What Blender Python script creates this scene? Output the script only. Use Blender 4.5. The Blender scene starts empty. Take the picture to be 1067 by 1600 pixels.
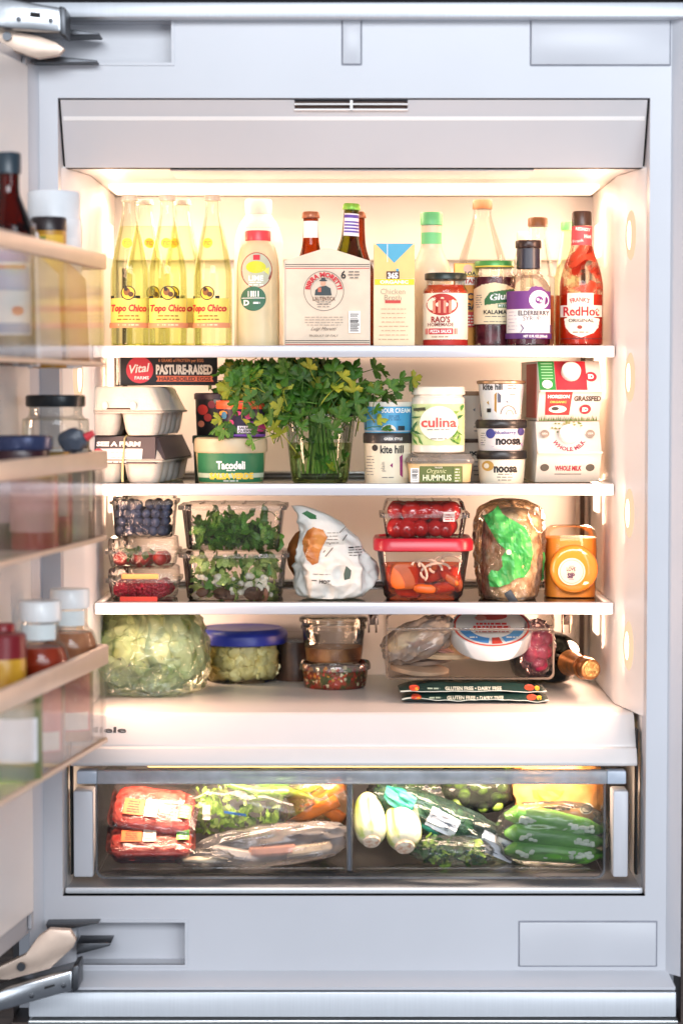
import bpy, bmesh, math, random
from mathutils import Vector, Matrix, noise
R = math.radians
sc = bpy.context.scene
COL = sc.collection
random.seed(7)

# ---------------------------------------------------------------- camera
# measured from the photograph: about 3.3 m from the cabinet face, 83 mm lens, pitched down 2.9 degrees
F, D, ZC, PX = 3670.0, 3.3, 1.30, 553.0
TH = math.atan((800 - 614) / F)
cam = bpy.data.cameras.new('camera')
cam.sensor_fit = 'VERTICAL'; cam.sensor_height = 36.0; cam.sensor_width = 24.0
cam.lens = F / 1600 * 36
cam.shift_x = -(PX - 533.5) / 1600
cam.clip_end = 60
cam.dof.use_dof = True
cam.dof.focus_distance = D + 0.21
cam.dof.aperture_fstop = 2.5
camo = bpy.data.objects.new('camera', cam); COL.objects.link(camo)
camo.location = (0, -D, ZC); camo.rotation_euler = (math.pi / 2 - TH, 0, 0)
sc.camera = camo

# ---------------------------------------------------------------- world, room light, exposure
w = bpy.data.worlds.new('World'); sc.world = w; w.use_nodes = True
bg = w.node_tree.nodes['Background']
bg.inputs[0].default_value = (0.70, 0.77, 0.92, 1); bg.inputs[1].default_value = 0.24
def area(name, loc, rot, sx, sy, power, col, parent=None, spread=None):
    l = bpy.data.lights.new(name, 'AREA'); l.shape = 'RECTANGLE'; l.size = sx; l.size_y = sy
    l.energy = power; l.color = col
    if spread: l.spread = spread
    o = bpy.data.objects.new(name, l); COL.objects.link(o); o.location = loc; o.rotation_euler = rot
    if parent: o.parent = parent
    return o
area('window_light', (2.4, -4.6, 1.30), (R(90), 0, R(28)), 2.0, 2.0, 75, (0.87, 0.93, 1.0))
area('window_light', (-2.3, -4.4, 1.10), (R(92), 0, R(-28)), 2.0, 1.8, 60, (0.87, 0.93, 1.0))
area('front_fill_light', (0.3, -6.0, 3.1), (R(73), 0, 0), 4.0, 1.4, 300, (0.89, 0.94, 1.0))  # added frontal fill, placed to carry light in between the shelves
WARM = (1.0, 0.62, 0.42)
sc.view_settings.view_transform = 'Standard'; sc.view_settings.look = 'None'
sc.view_settings.gamma = 1; sc.view_settings.exposure = 0.0
c = sc.cycles
c.max_bounces = 10; c.diffuse_bounces = 4; c.glossy_bounces = 4; c.transmission_bounces = 6
c.transparent_max_bounces = 40; c.caustics_reflective = False; c.caustics_refractive = False
c.sample_clamp_indirect = 3.0; c.use_denoising = True; c.use_adaptive_sampling = True; c.adaptive_threshold = 0.025; c.blur_glossy = 0.5
try: c.denoiser = 'OPENIMAGEDENOISE'
except Exception: pass

# ---------------------------------------------------------------- measuring helpers
def at(px, py, y):
    u = (px - PX) / F; v = (800 - py) / F
    dy = math.cos(TH) + math.sin(TH) * v; dz = -math.sin(TH) + math.cos(TH) * v
    t = (y + D) / dy
    return Vector((u * t, y, ZC + dz * t))
def zat(py, y): return at(PX, py, y).z
def xat(px, y): return at(px, 800, y).x

# ---------------------------------------------------------------- materials (all procedural)
MATS = {}
def lin(h):
    if not isinstance(h, str): return (*h, 1.0)
    r = [int(h[i:i + 2], 16) / 255 for i in (0, 2, 4)]
    return (*[x / 12.92 if x <= 0.04045 else ((x + 0.055) / 1.055) ** 2.4 for x in r], 1.0)
def nodes(m):
    m.use_nodes = True; nt = m.node_tree; nt.nodes.clear()
    return nt, nt.nodes.new, nt.links.new
def M(name, col='cccccc', rough=0.5, metal=0.0, var=0.10, scale=18.0, bump=0.0, bscale=120.0, coat=0.0, sss=0.0,
      transl=0.0, col2=None, emit=None, rnd=0.0, contrast=None, coord='Object', stretch=None):
    if name in MATS: return MATS[name]
    m = bpy.data.materials.new(name); nt, N, L = nodes(m)
    out = N('ShaderNodeOutputMaterial'); p = N('ShaderNodeBsdfPrincipled')
    tc = N('ShaderNodeTexCoord'); src = tc.outputs[coord]
    if stretch:
        mp = N('ShaderNodeMapping'); mp.inputs['Scale'].default_value = stretch; L(src, mp.inputs['Vector']); src = mp.outputs[0]
    nz = N('ShaderNodeTexNoise'); nz.inputs['Scale'].default_value = scale; nz.inputs['Detail'].default_value = 5
    L(src, nz.inputs['Vector'])
    a = lin(col); b = lin(col2) if col2 else tuple(max(0, x * (1 - 2.2 * var)) for x in a[:3]) + (1,)
    rp = N('ShaderNodeValToRGB'); lo, hi = contrast or (0.35, 0.65)
    rp.color_ramp.elements[0].position = lo; rp.color_ramp.elements[1].position = hi
    rp.color_ramp.elements[0].color = b; rp.color_ramp.elements[1].color = a
    L(nz.outputs['Fac'], rp.inputs['Fac']); colout = rp.outputs['Color']
    if rnd:
        oi = N('ShaderNodeObjectInfo'); hs = N('ShaderNodeHueSaturation')
        mr = N('ShaderNodeMapRange'); mr.inputs[3].default_value = 1 - rnd; mr.inputs[4].default_value = 1 + rnd
        L(oi.outputs['Random'], mr.inputs[0]); L(mr.outputs[0], hs.inputs['Value']); L(colout, hs.inputs['Color'])
        colout = hs.outputs['Color']
    L(colout, p.inputs['Base Color'])
    p.inputs['Roughness'].default_value = rough; p.inputs['Metallic'].default_value = metal
    p.inputs['Coat Weight'].default_value = coat; p.inputs['Coat Roughness'].default_value = 0.08
    if sss:
        p.inputs['Subsurface Weight'].default_value = sss; p.inputs['Subsurface Radius'].default_value = (.01, .006, .004)
        p.inputs['Subsurface Scale'].default_value = 1.0
    if emit:
        p.inputs['Emission Color'].default_value = lin(emit[0]); p.inputs['Emission Strength'].default_value = emit[1]
    if bump:
        n2 = N('ShaderNodeTexNoise'); n2.inputs['Scale'].default_value = bscale; n2.inputs['Detail'].default_value = 4
        L(src, n2.inputs['Vector']); bp = N('ShaderNodeBump'); bp.inputs['Strength'].default_value = bump
        bp.inputs['Distance'].default_value = 0.002; L(n2.outputs['Fac'], bp.inputs['Height']); L(bp.outputs[0], p.inputs['Normal'])
    sh = p.outputs[0]
    if transl:
        t = N('ShaderNodeBsdfTranslucent'); L(colout, t.inputs['Color'])
        mx = N('ShaderNodeMixShader'); mx.inputs[0].default_value = transl; L(sh, mx.inputs[1]); L(t.outputs[0], mx.inputs[2]); sh = mx.outputs[0]
    L(sh, out.inputs['Surface']); MATS[name] = m
    return m
def G(name, tint='f4f8f4', edge=None, rough=0.04, film=0.0, filmcol='ffffff', bump=0.0, bscale=60.0, ior=1.45, refl=1.0):
    """thin clear wall: coloured see-through + Fresnel reflection, thicker (darker) towards grazing angles, optional milky film"""
    if name in MATS: return MATS[name]
    m = bpy.data.materials.new(name); nt, N, L = nodes(m)
    out = N('ShaderNodeOutputMaterial'); tr = N('ShaderNodeBsdfTransparent'); gl = N('ShaderNodeBsdfGlossy')
    gl.inputs['Roughness'].default_value = rough
    fr = N('ShaderNodeFresnel'); fr.inputs[0].default_value = ior
    lw = N('ShaderNodeLayerWeight'); lw.inputs[0].default_value = 0.25
    mc = N('ShaderNodeMix'); mc.data_type = 'RGBA'
    mc.inputs[6].default_value = lin(tint); mc.inputs[7].default_value = lin(edge or tint)
    L(lw.outputs['Facing'], mc.inputs[0]); L(mc.outputs[2], tr.inputs[0])
    base = tr.outputs[0]
    tc = N('ShaderNodeTexCoord')
    if film:
        df = N('ShaderNodeBsdfDiffuse'); df.inputs[0].default_value = lin(filmcol)
        tl = N('ShaderNodeBsdfTranslucent'); tl.inputs[0].default_value = lin(filmcol)
        m0 = N('ShaderNodeMixShader'); m0.inputs[0].default_value = 0.5; L(df.outputs[0], m0.inputs[1]); L(tl.outputs[0], m0.inputs[2])
        m1 = N('ShaderNodeMixShader')
        nz = N('ShaderNodeTexNoise'); nz.inputs['Scale'].default_value = 14; nz.inputs['Detail'].default_value = 6; L(tc.outputs['Object'], nz.inputs['Vector'])
        mr = N('ShaderNodeMapRange'); mr.inputs[1].default_value = .35; mr.inputs[2].default_value = .7
        mr.inputs[3].default_value = film * 0.5; mr.inputs[4].default_value = min(1, film * 1.5); L(nz.outputs['Fac'], mr.inputs[0])
        L(mr.outputs[0], m1.inputs[0]); L(base, m1.inputs[1]); L(m0.outputs[0], m1.inputs[2]); base = m1.outputs[0]
    mx = N('ShaderNodeMixShader'); mu = N('ShaderNodeMath'); mu.operation = 'MULTIPLY'; mu.inputs[1].default_value = refl
    L(fr.outputs[0], mu.inputs[0]); L(mu.outputs[0], mx.inputs[0]); L(base, mx.inputs[1]); L(gl.outputs[0], mx.inputs[2])
    if bump:
        nb = N('ShaderNodeTexNoise'); nb.inputs['Scale'].default_value = bscale; nb.inputs['Detail'].default_value = 5; nb.inputs['Distortion'].default_value = 1.2
        L(tc.outputs['Object'], nb.inputs['Vector'])
        bp = N('ShaderNodeBump'); bp.inputs['Strength'].default_value = bump; bp.inputs['Distance'].default_value = 0.004
        L(nb.outputs['Fac'], bp.inputs['Height']); L(bp.outputs[0], gl.inputs['Normal']); L(bp.outputs[0], fr.inputs['Normal'])
    L(mx.outputs[0], out.inputs['Surface']); MATS[name] = m
    return m
def E(name, col, strength):
    if name in MATS: return MATS[name]
    m = bpy.data.materials.new(name); nt, N, L = nodes(m)
    e = N('ShaderNodeEmission'); e.inputs[0].default_value = lin(col); e.inputs[1].default_value = strength
    o = N('ShaderNodeOutputMaterial'); L(e.outputs[0], o.inputs[0]); MATS[name] = m
    return m
def ink(h): return M('ink_' + h, h, 0.55, var=0.03, scale=60)
def card(h): return M('card_' + h, h, 0.6, var=0.05, scale=25, bump=0.08, bscale=300)
def plastic(h, rough=0.35): return M('plastic_%s_%d' % (h, rough * 100), h, rough, var=0.04, scale=20, bump=0.03, bscale=90)

# ---------------------------------------------------------------- mesh helpers: a "geo" is (verts, faces)
def lathe(prof, n=40, flute=0.0):
    V, Fc = [], []; rows = []
    for r, z in prof:
        if r <= 1e-6: rows.append([len(V)]); V.append((0, 0, z))
        else:
            rows.append(list(range(len(V), len(V) + n)))
            for i in range(n):
                a = 2 * math.pi * i / n; rr = r * (1 + flute * (i % 2))
                V.append((rr * math.sin(a), -rr * math.cos(a), z))
    for A, B in zip(rows, rows[1:]):
        if len(A) == 1 and len(B) == 1: continue
        for i in range(n):
            j = (i + 1) % n
            if len(A) == 1: Fc.append((A[0], B[j], B[i])[::-1])
            elif len(B) == 1: Fc.append((A[i], A[j], B[0]))
            else: Fc.append((A[i], A[j], B[j], B[i]))
    return V, Fc
def smoothprof(pts, k=4):
    """Catmull-Rom through the points, so that a bottle's shoulder is a curve"""
    out = []
    for i in range(len(pts) - 1):
        p0 = pts[max(i - 1, 0)]; p1 = pts[i]; p2 = pts[i + 1]; p3 = pts[min(i + 2, len(pts) - 1)]
        for j in range(k):
            t = j / k
            out.append(tuple(max(0, 0.5 * (2 * p1[d] + (p2[d] - p0[d]) * t + (2 * p0[d] - 5 * p1[d] + 4 * p2[d] - p3[d]) * t * t + (3 * p1[d] - p0[d] - 3 * p2[d] + p3[d]) * t ** 3)) if d == 0 else
                       0.5 * (2 * p1[d] + (p2[d] - p0[d]) * t + (2 * p0[d] - 5 * p1[d] + 4 * p2[d] - p3[d]) * t * t + (3 * p1[d] - p0[d] - 3 * p2[d] + p3[d]) * t ** 3) for d in (0, 1)))
    out.append(pts[-1]); return out
def rrect(hx, hy, r, k=5):
    r = min(r, hx * .999, hy * .999); P = []
    for cx, cy, a0 in ((hx - r, hy - r, 0), (-hx + r, hy - r, 90), (-hx + r, -hy + r, 180), (hx - r, -hy + r, 270)):
        for i in range(k + 1):
            a = R(a0 + 90 * i / k); P.append((cx + r * math.cos(a), cy + r * math.sin(a)))
    return P
def loft(rings, cap0=True, cap1=True):
    V, Fc = [], []; n = len(rings[0])
    for r in rings: V += [tuple(p) for p in r]
    for k in range(len(rings) - 1):
        for i in range(n):
            j = (i + 1) % n; Fc.append((k * n + i, k * n + j, (k + 1) * n + j, (k + 1) * n + i))
    if cap0: Fc.append(tuple(range(n))[::-1])
    if cap1: Fc.append(tuple(range((len(rings) - 1) * n, len(rings) * n)))
    return V, Fc
def rloft(secs, cap0=True, cap1=True, k=5):
    return loft([[(x, y, z) for x, y in rrect(hx, hy, r, k)] for z, hx, hy, r in secs], cap0, cap1)
def boxes(*bs):
    V, Fc = [], []
    for x0, x1, y0, y1, z0, z1 in bs:
        o = len(V); V += [(x, y, z) for z in (z0, z1) for y in (y0, y1) for x in (x0, x1)]
        Fc += [tuple(o + i for i in f) for f in ((0, 2, 3, 1), (4, 5, 7, 6), (0, 1, 5, 4), (2, 6, 7, 3), (0, 4, 6, 2), (1, 3, 7, 5))]
    return V, Fc
def tube(path, rad, n=8, caps=True):
    rings = []; rads = rad if isinstance(rad, (list, tuple)) else [rad] * len(path)
    P = [Vector(p) for p in path]
    for i, p in enumerate(P):
        d = (P[min(i + 1, len(P) - 1)] - P[max(i - 1, 0)]).normalized()
        s = Vector((0, 0, 1)) if abs(d.z) < 0.9 else Vector((1, 0, 0))
        a = d.cross(s).normalized(); b = d.cross(a)
        rings.append([p + (a * math.cos(2 * math.pi * j / n) + b * math.sin(2 * math.pi * j / n)) * rads[i] for j in range(n)])
    return loft(rings, caps, caps)
def join(*geos):
    V, Fc = [], []
    for v, f in geos:
        o = len(V); V += list(v); Fc += [tuple(i + o for i in q) for q in f]
    return V, Fc
def shift(geo, d, m=None):
    d = Vector(d)
    return [tuple((m @ Vector(v) if m else Vector(v)) + d) for v in geo[0]], geo[1]
def fbm(p, o=3):
    s = 0; a = 1.0
    for i in range(o): s += a * noise.noise(p * (2 ** i)); a *= .5
    return s
def blob(rx, ry, rz, nu=36, nv=24, amp=0.1, freq=3.0, seed=0, e=1.0, ridged=False, flat=None, taper=0.0):
    V, Fc = [], []; off = Vector((seed * 3.1, seed * 1.7, seed * 2.3))
    sg = lambda x: math.copysign(abs(x) ** e, x)
    for j in range(nv + 1):
        ph = -math.pi / 2 + math.pi * j / nv
        for i in range(nu):
            a = 2 * math.pi * i / nu
            d = Vector((sg(math.cos(ph)) * sg(math.cos(a)), sg(math.cos(ph)) * sg(math.sin(a)), sg(math.sin(ph))))
            n = fbm(d * freq + off, 4)
            if ridged: n = 0.5 - 1.6 * abs(noise.noise(d * freq + off)) + 0.35 * fbm(d * freq * 2.3 + off)
            k = 1 + amp * n; t = 1 - taper * d.z
            z = d.z * rz * k
            if flat is not None: z = max(z, -rz * flat)
            V.append((d.x * rx * k * t, d.y * ry * k * t, z))
    for j in range(nv):
        for i in range(nu):
            q = (i + 1) % nu; Fc.append((j * nu + i, j * nu + q, (j + 1) * nu + q, (j + 1) * nu + i))
    return V, Fc
MESH = {}
def mesh(name, geo, mat, smooth=True, angle=40):
    me = bpy.data.meshes.new(name); me.from_pydata([tuple(v) for v in geo[0]], [], geo[1])
    me.validate(); me.update()
    if smooth: me.shade_smooth(); me.set_sharp_from_angle(angle=R(angle))
    if mat: me.materials.append(mat)
    return me
def add(name, geo, mat, parent=None, smooth=True, bev=0.0, seg=2, loc=None, rot=None, label=None, kind=None, angle=40):
    me = geo if isinstance(geo, bpy.types.Mesh) else mesh(name, geo, mat, smooth, angle)
    o = bpy.data.objects.new(name, me); COL.objects.link(o)
    if parent: o.parent = parent
    if loc is not None: o.location = loc
    if rot is not None: o.rotation_euler = rot
    if bev and not isinstance(geo, bpy.types.Mesh):
        bm = bmesh.new(); bm.from_mesh(me); bmesh.ops.remove_doubles(bm, verts=bm.verts, dist=1e-6)
        es = [e for e in bm.edges if len(e.link_faces) == 2 and e.calc_face_angle(0) > R(25)]
        bmesh.ops.bevel(bm, geom=es, offset=bev, segments=seg, affect='EDGES', profile=0.5, clamp_overlap=True)
        bm.to_mesh(me); bm.free(); me.shade_smooth(); me.set_sharp_from_angle(angle=R(35))
    if label: o['label'] = label
    if kind: o['kind'] = kind
    return o
def tag(o, label, cat, group=None):
    o['label'] = label; o['category'] = cat
    if group: o['group'] = group
    return o
def empty(name, label, cat, loc=(0, 0, 0), rz=0.0, group=None):
    o = bpy.data.objects.new(name, None); COL.objects.link(o); o.empty_display_size = .02
    o.location = loc; o.rotation_euler = (0, 0, rz)
    return tag(o, label, cat, group)
def structure(name, geo, mat, **k):
    o = add(name, geo, mat, **k); o['kind'] = 'structure'; return o

# ---------------------------------------------------------------- print on surfaces
TXT = {}
def textgeo(s, bold, shear, spacing=1.0):
    k = (s, bold, shear, spacing)
    if k not in TXT:
        cu = bpy.data.curves.new('t', 'FONT'); cu.body = s; cu.size = 1; cu.resolution_u = 2; cu.offset = bold; cu.shear = shear; cu.space_character = spacing
        o = bpy.data.objects.new('t', cu); me = o.to_mesh()
        V = [(v.co.x, v.co.y) for v in me.vertices]; Fc = [tuple(p.vertices) for p in me.polygons]
        o.to_mesh_clear(); bpy.data.objects.remove(o); bpy.data.curves.remove(cu)
        TXT[k] = (V, Fc)
    return TXT[k]
def cyl(rf, phi=0.0):
    r = rf if callable(rf) else (lambda v: rf)
    def f(u, v, o):
        rr = r(v); a = math.asin(max(-.985, min(.985, u / rr))) + phi; return ((rr + o) * math.sin(a), -(rr + o) * math.cos(a), v)
    return f
def flat(y): return lambda u, v, o: (u, y - o, v)
def plane(o0, ux, uz):
    o0, ux, uz = Vector(o0), Vector(ux).normalized(), Vector(uz).normalized(); n = ux.cross(uz)
    return lambda u, v, o: tuple(o0 + ux * u + uz * v + n * o)
class Lab:
    """prints on a surface; coordinates are measured on the thing's own front in photograph units (cx, zero height, metres per unit)"""
    def __init__(s, surf, parent, U, V): s.f, s.p, s.U, s.V, s.k = surf, parent, U, V, 0
    def put(s, name, pts, faces, mat, off, part=False, label=None):
        s.k += 1
        o = add(name, ([s.f(s.U(a), s.V(b), off) for a, b in pts], faces), mat, None, smooth=False)
        o.parent = s.p
        if label: o['label'] = label
        if part: s.p = o
        return o
    def o(s): return 0.00040 + 0.00016 * s.k
    def rect(s, x0, y0, x1, y1, mat, name='print', part=False, nu=36, off=None, label=None):
        nv = 4; P = [(x0 + (x1 - x0) * i / nu, y0 + (y1 - y0) * j / nv) for j in range(nv + 1) for i in range(nu + 1)]
        Q = [(j * (nu + 1) + i, j * (nu + 1) + i + 1, (j + 1) * (nu + 1) + i + 1, (j + 1) * (nu + 1) + i) for j in range(nv) for i in range(nu)]
        return s.put(name, P, Q, mat, s.o() if off is None else off, part, label)
    def ell(s, cx, cy, rx, ry, mat, inner=0.0, name='print', part=False, a0=0, a1=360, n=36, label=None):
        rs = [inner or 0.0, (1 + inner) / 2, 1.0]; P = []; Q = []; full = a1 - a0 >= 360
        for r in rs:
            for i in range(n + 1): a = R(a0 + (a1 - a0) * i / n); P.append((cx + rx * r * math.cos(a), cy - ry * r * math.sin(a)))
        for k in range(2):
            for i in range(n): q = k * (n + 1) + i; Q.append((q, q + 1, q + n + 2, q + n + 1))
        return s.put(name, P, Q, mat, s.o(), part, label)
    def poly(s, pts, mat, name='print', part=False, label=None): return s.put(name, pts, [tuple(range(len(pts)))], mat, s.o(), part, label)
    def text(s, t, cx, cy, h, mat, w=None, bold=0.0, shear=0.0, arc=None, rot=0, name='lettering', spacing=1.0):
        """centred at cx, cy; h = capital height; w = fitted width; arc = (radius, +1 bent over the top / -1 round the bottom)"""
        V, Fc = textgeo(t, bold, shear, spacing)
        x0 = min(v[0] for v in V); x1 = max(v[0] for v in V); y0, y1 = 0.0, 0.72
        k = h / 0.72; kx = (w / (x1 - x0)) if w else k
        P = []
        for x, y in V:
            a = (x - (x0 + x1) / 2) * kx; b = (y - 0.36) * k
            if arc:
                r, sg = arc; th = a / r
                if sg > 0: a, b = (r + b) * math.sin(th), (r + b) * math.cos(th) - r
                else: a, b = (r - b) * math.sin(th), r - (r - b) * math.cos(th)
            if rot: ca, sa = math.cos(R(rot)), math.sin(R(rot)); a, b = a * ca - b * sa, a * sa + b * ca
            P.append((cx + a, cy - b))
        return s.put(name, P, Fc, mat, s.o())
    def bars(s, x0, y0, x1, y1, mat, n=12, horiz=False, seed=1, name='print'):
        rg = random.Random(seed); P, Q = [], []
        for i in range(n):
            a = i / n; b = a + rg.uniform(.25, .8) / n; k = len(P)
            if horiz: e = rg.uniform(.75, 1); P += [(x0, y0 + (y1 - y0) * a), (x0 + (x1 - x0) * e, y0 + (y1 - y0) * a), (x0 + (x1 - x0) * e, y0 + (y1 - y0) * b), (x0, y0 + (y1 - y0) * b)]
            else: P += [(x0 + (x1 - x0) * a, y0), (x0 + (x1 - x0) * b, y0), (x0 + (x1 - x0) * b, y1), (x0 + (x1 - x0) * a, y1)]
            Q.append((k, k + 1, k + 2, k + 3))
        return s.put(name, P, Q, mat, s.o())
    def lines(s, cx, y0, y1, w, n, mat, h=1.2, seed=1, name='lettering', align=0):
        """small type too fine to read in the photograph: broken word-length strokes"""
        rg = random.Random(seed); P, Q = [], []
        for i in range(n):
            y = y0 + (y1 - y0) * (i / max(1, n - 1)); ww = w * rg.uniform(.7, 1); x = cx - (ww / 2 if not align else w / 2)
            end = x + ww
            while x < end:
                l = min(rg.uniform(3, 9), end - x); k = len(P)
                P += [(x, y), (x + l, y), (x + l, y + h), (x, y + h)]; Q.append((k, k + 1, k + 2, k + 3)); x += l + 1.6
        return s.put(name, P, Q, mat, s.o())
class Item:
    """a thing standing at photograph column cx, depth y, base height z; its lathe and loft profiles take photograph units"""
    def __init__(s, name, label, cat, cx, y, z, rz=0, group=None, x=None):
        s.cx, s.y, s.z = cx, y, z; X = xat(cx, y) if x is None else x
        s.root = empty(name, label, cat, (X, y, z), R(rz), group); s.m = (D + y) / F; s.name = name
    def V(s, py): return zat(py, s.y) - s.z
    def U(s, px): return (px - s.cx) * s.m
    def prof(s, pts, smooth=True, k=4):
        P = [(hw * s.m, max(0.0, s.V(py)) if py is not None else 0.0) for hw, py in pts]
        return smoothprof(P, k) if smooth else P
    def lathe(s, name, pts, mat, smooth=True, n=40, parent=None, close0=True, close1=True, label=None, flute=0, k=4):
        P = s.prof(pts, smooth, k)
        if close0 and P[0][0] > 0: P = [(0, P[0][1])] + P
        if close1 and P[-1][0] > 0: P = P + [(0, P[-1][1])]
        return add(name, lathe(P, n, flute), mat, parent or s.root, label=label)
    def loft(s, name, secs, mat, cap0=True, cap1=True, parent=None, bev=0, label=None, k=5):
        return add(name, rloft([(max(0.0, s.V(py)) if py is not None else 0.0, hx * s.m, hy * s.m, r * s.m) for py, hx, hy, r in secs], cap0, cap1, k), mat, parent or s.root, bev=bev, label=label)
    def cyl(s, hw, parent=None):
        if isinstance(hw, list):
            P = sorted(((max(0.0, s.V(py)) if py is not None else 0.0), h * s.m) for h, py in hw)
            def r(v):
                if v <= P[0][0]: return P[0][1]
                for (a, ra), (b, rb) in zip(P, P[1:]):
                    if v <= b: return ra + (rb - ra) * (v - a) / max(1e-9, b - a)
                return P[-1][1]
        else: r = hw * s.m
        return Lab(cyl(r, -math.atan2(xat(s.cx, s.y), D + s.y)), parent or s.root, s.U, s.V)
    def flat(s, hd, parent=None): return Lab(flat(-hd * s.m), parent or s.root, s.U, s.V)
# ================================================================= the refrigerator and its surroundings
white = M('white_enamel', 'c3c4ca', 0.34, var=0.03, scale=3, bump=0.02, bscale=300)
liner = M('liner_plastic', 'f2eeeb', 0.38, var=0.015, scale=5, bump=0.02, bscale=50)
dark = M('gap_shade_dark', '1c1a1a', 0.8)  # near-black colour painting the shade inside open gaps, slits and slots
steel = M('hinge_steel', 'b9bcc0', 0.28, metal=1, var=0.06, scale=40, bump=0.05, bscale=200, stretch=(1, 12, 1))
steel_dk = M('hinge_steel_dark', '5b5d61', 0.4, metal=1, var=0.1)
brown = M('walnut_veneer', '4a3a33', 0.5, var=0.25, scale=8, bump=0.1, stretch=(1, 1, 14))
alu = M('satin_trim', 'd5d9df', 0.34, var=0.02, metal=0.25, stretch=(30, 1, 1))
frost = G('crisper_rail_plastic', 'c9d2dd', film=0.75, filmcol='d8dde6', rough=0.25)
clear = G('clear_plastic', 'f3f4f2', 'd9dbd8', rough=0.03, film=0.02)
glass_sh = G('shelf_glass', 'dfe9e4', 'a8bdb2', rough=0.02, film=0.03)

yB, yS0, yS1 = 0.545, 0.17, 0.530
XO = 0.4125                                         # half width of the opening
XD = 0.386                                          # half width between the light columns
z_open_top, z_open_bot = zat(153, 0), zat(1400, 0)
z_ceil = zat(262, 0.056)
z_floor = zat(1113, 0.085)
zS = [zat(p, yS0) for p in (541, 757, 943)]
SH_T = zS[0] - zat(558.5, yS0)

fr = empty('refrigerator', 'built in white refrigerator with warm lit interior', 'refrigerator', (0, 0, 0))
xl, xr = xat(66, 0), xat(1044, 0)
zt0, zt1 = zat(28, 0), zat(1520, 0)
# face frame with the two hinge pockets left open
pk = [(xat(100, 0), xat(271, 0), zat(98, 0), zat(33, 0)), (xat(116, 0), xat(287, 0), zat(1507, 0), zat(1441, 0))]
def rail(z0, z1, p):
    return [(xl, p[0], 0, .05, z0, z1), (p[1], xr, 0, .05, z0, z1), (p[0], p[1], 0, .05, p[3], z1), (p[0], p[1], 0, .05, z0, p[2]), (p[0], p[1], .035, .05, p[2], p[3])]
add('face_frame', boxes((xl, -XO, 0, .05, z_open_bot, z_open_top), (XO, xr, 0, .05, z_open_bot, z_open_top), *rail(z_open_top, zt0, pk[0]), *rail(zt1, z_open_bot, pk[1])), white, fr, smooth=False)
for p in pk:
    t = .004
    add('hinge_pocket_rim', boxes((p[0], p[1] + t, -.002, .004, p[3], p[3] + t), (p[0], p[1] + t, -.002, .004, p[2] - t, p[2]), (p[1], p[1] + t, -.002, .004, p[2], p[3])), white, fr, smooth=False)
for s in (-1, 1):
    xa = xl if s < 0 else xr; xb = xa + s * .018
    add('side_flange', ([(xa, -.0005, zt1), (xb, -.022, zt1), (xb, .03, zt1), (xa, .03, zt1), (xa, -.0005, zt0), (xb, -.022, zt0), (xb, .03, zt0), (xa, .03, zt0)][::1],
        [(0, 1, 5, 4), (1, 2, 6, 5), (4, 5, 6, 7), (0, 3, 2, 1), (2, 3, 7, 6), (0, 4, 7, 3)]), white, fr, smooth=False)
def cover(px0, py0, px1, py1):
    x0, x1, z1, z0 = xat(px0, 0), xat(px1, 0), zat(py0, 0), zat(py1, 0); g = .0016
    o = add('cover_plate', boxes((x0 + g, x1 - g, -.0035, .002, z0 + g, z1 - g)), white, fr, bev=.001)
    add('seam', boxes((x0 - .0005, x0 + g, -.0006, .002, z0, z1), (x1 - g, x1 + .0005, -.0006, .002, z0, z1), (x0 + g, x1 - g, -.0006, .002, z0 - .0005, z0 + g), (x0 + g, x1 - g, -.0006, .002, z1 - g, z1 + .0005)), M('seam_grey', '8d8f99', .7), o, smooth=False)  # grey strips paint the shaded groove round the plate
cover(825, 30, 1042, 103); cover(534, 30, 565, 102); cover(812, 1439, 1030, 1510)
add('top_trim', boxes((xl - .04, xr + .02, -.030, 0.02, zat(27, -.03), zat(3, -.03))), alu, fr, bev=.003)
# stepped base trim
zb = [zat(p, -.02) for p in (1521, 1544, 1549, 1588, 1592, 1597)]
V = [(xl - .02, 0.001, zb[0]), (xr + .002, 0.001, zb[0]), (xr + .010, -.030, zb[1] + .004), (xl - .02, -.030, zb[1] + .004), (xl - .02, -.030, zb[1]), (xr + .010, -.030, zb[1]), (xr + .01, 0.02, zb[1]), (xl - .02, .02, zb[1]), (xl - .02, .02, zb[0]), (xr + .002, .02, zb[0])]
add('base_ledge', (V, [(0, 3, 2, 1), (3, 4, 5, 2), (4, 7, 6, 5), (0, 1, 9, 8), (7, 8, 9, 6), (0, 8, 7, 4, 3), (1, 2, 5, 6, 9)]), white, fr, smooth=False)
add('base_gap', boxes((xl - .02, xr + .01, -.006, .02, zb[2], zb[1] - .0004)), dark, fr, smooth=False)
add('base_panel', boxes((xl - .02, xr + .012, -.024, .02, zb[3], zb[2] - .0004)), alu, fr, bev=.0015)
add('base_strip', boxes((xl - .02, xr + .014, -.030, .02, zb[5], zb[4])), M('chrome_strip', 'e6e8ea', .2, metal=.8), fr, bev=.001)
# liner
add('liner_wall', boxes((-XO - .03, -XO, .05, yB + .03, z_open_bot - .02, z_open_top), ), liner, fr, smooth=False)
add('liner_wall', boxes((XO, XO + .03, .05, yB + .03, z_open_bot - .02, z_open_top), ), liner, fr, smooth=False)
add('ceiling_panel', boxes((-XO, XO, .058, yB, z_ceil, z_ceil + .03)), liner, fr, smooth=False)
add('back_wall', boxes((-XO, XO, yB, yB + .03, z_open_bot - .02, z_ceil)), liner, fr, smooth=False)
add('recess_floor', boxes((-XO, XO, .001, yB, z_open_bot - .03, z_open_bot)), M('recess_grey', 'a9abb2', .3, var=.03), fr, smooth=False)
add('threshold_strip', boxes((-XO + .002, XO - .002, .012, .02, z_open_bot + .0005, z_open_bot + .009)), alu, fr, bev=.002)
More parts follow.
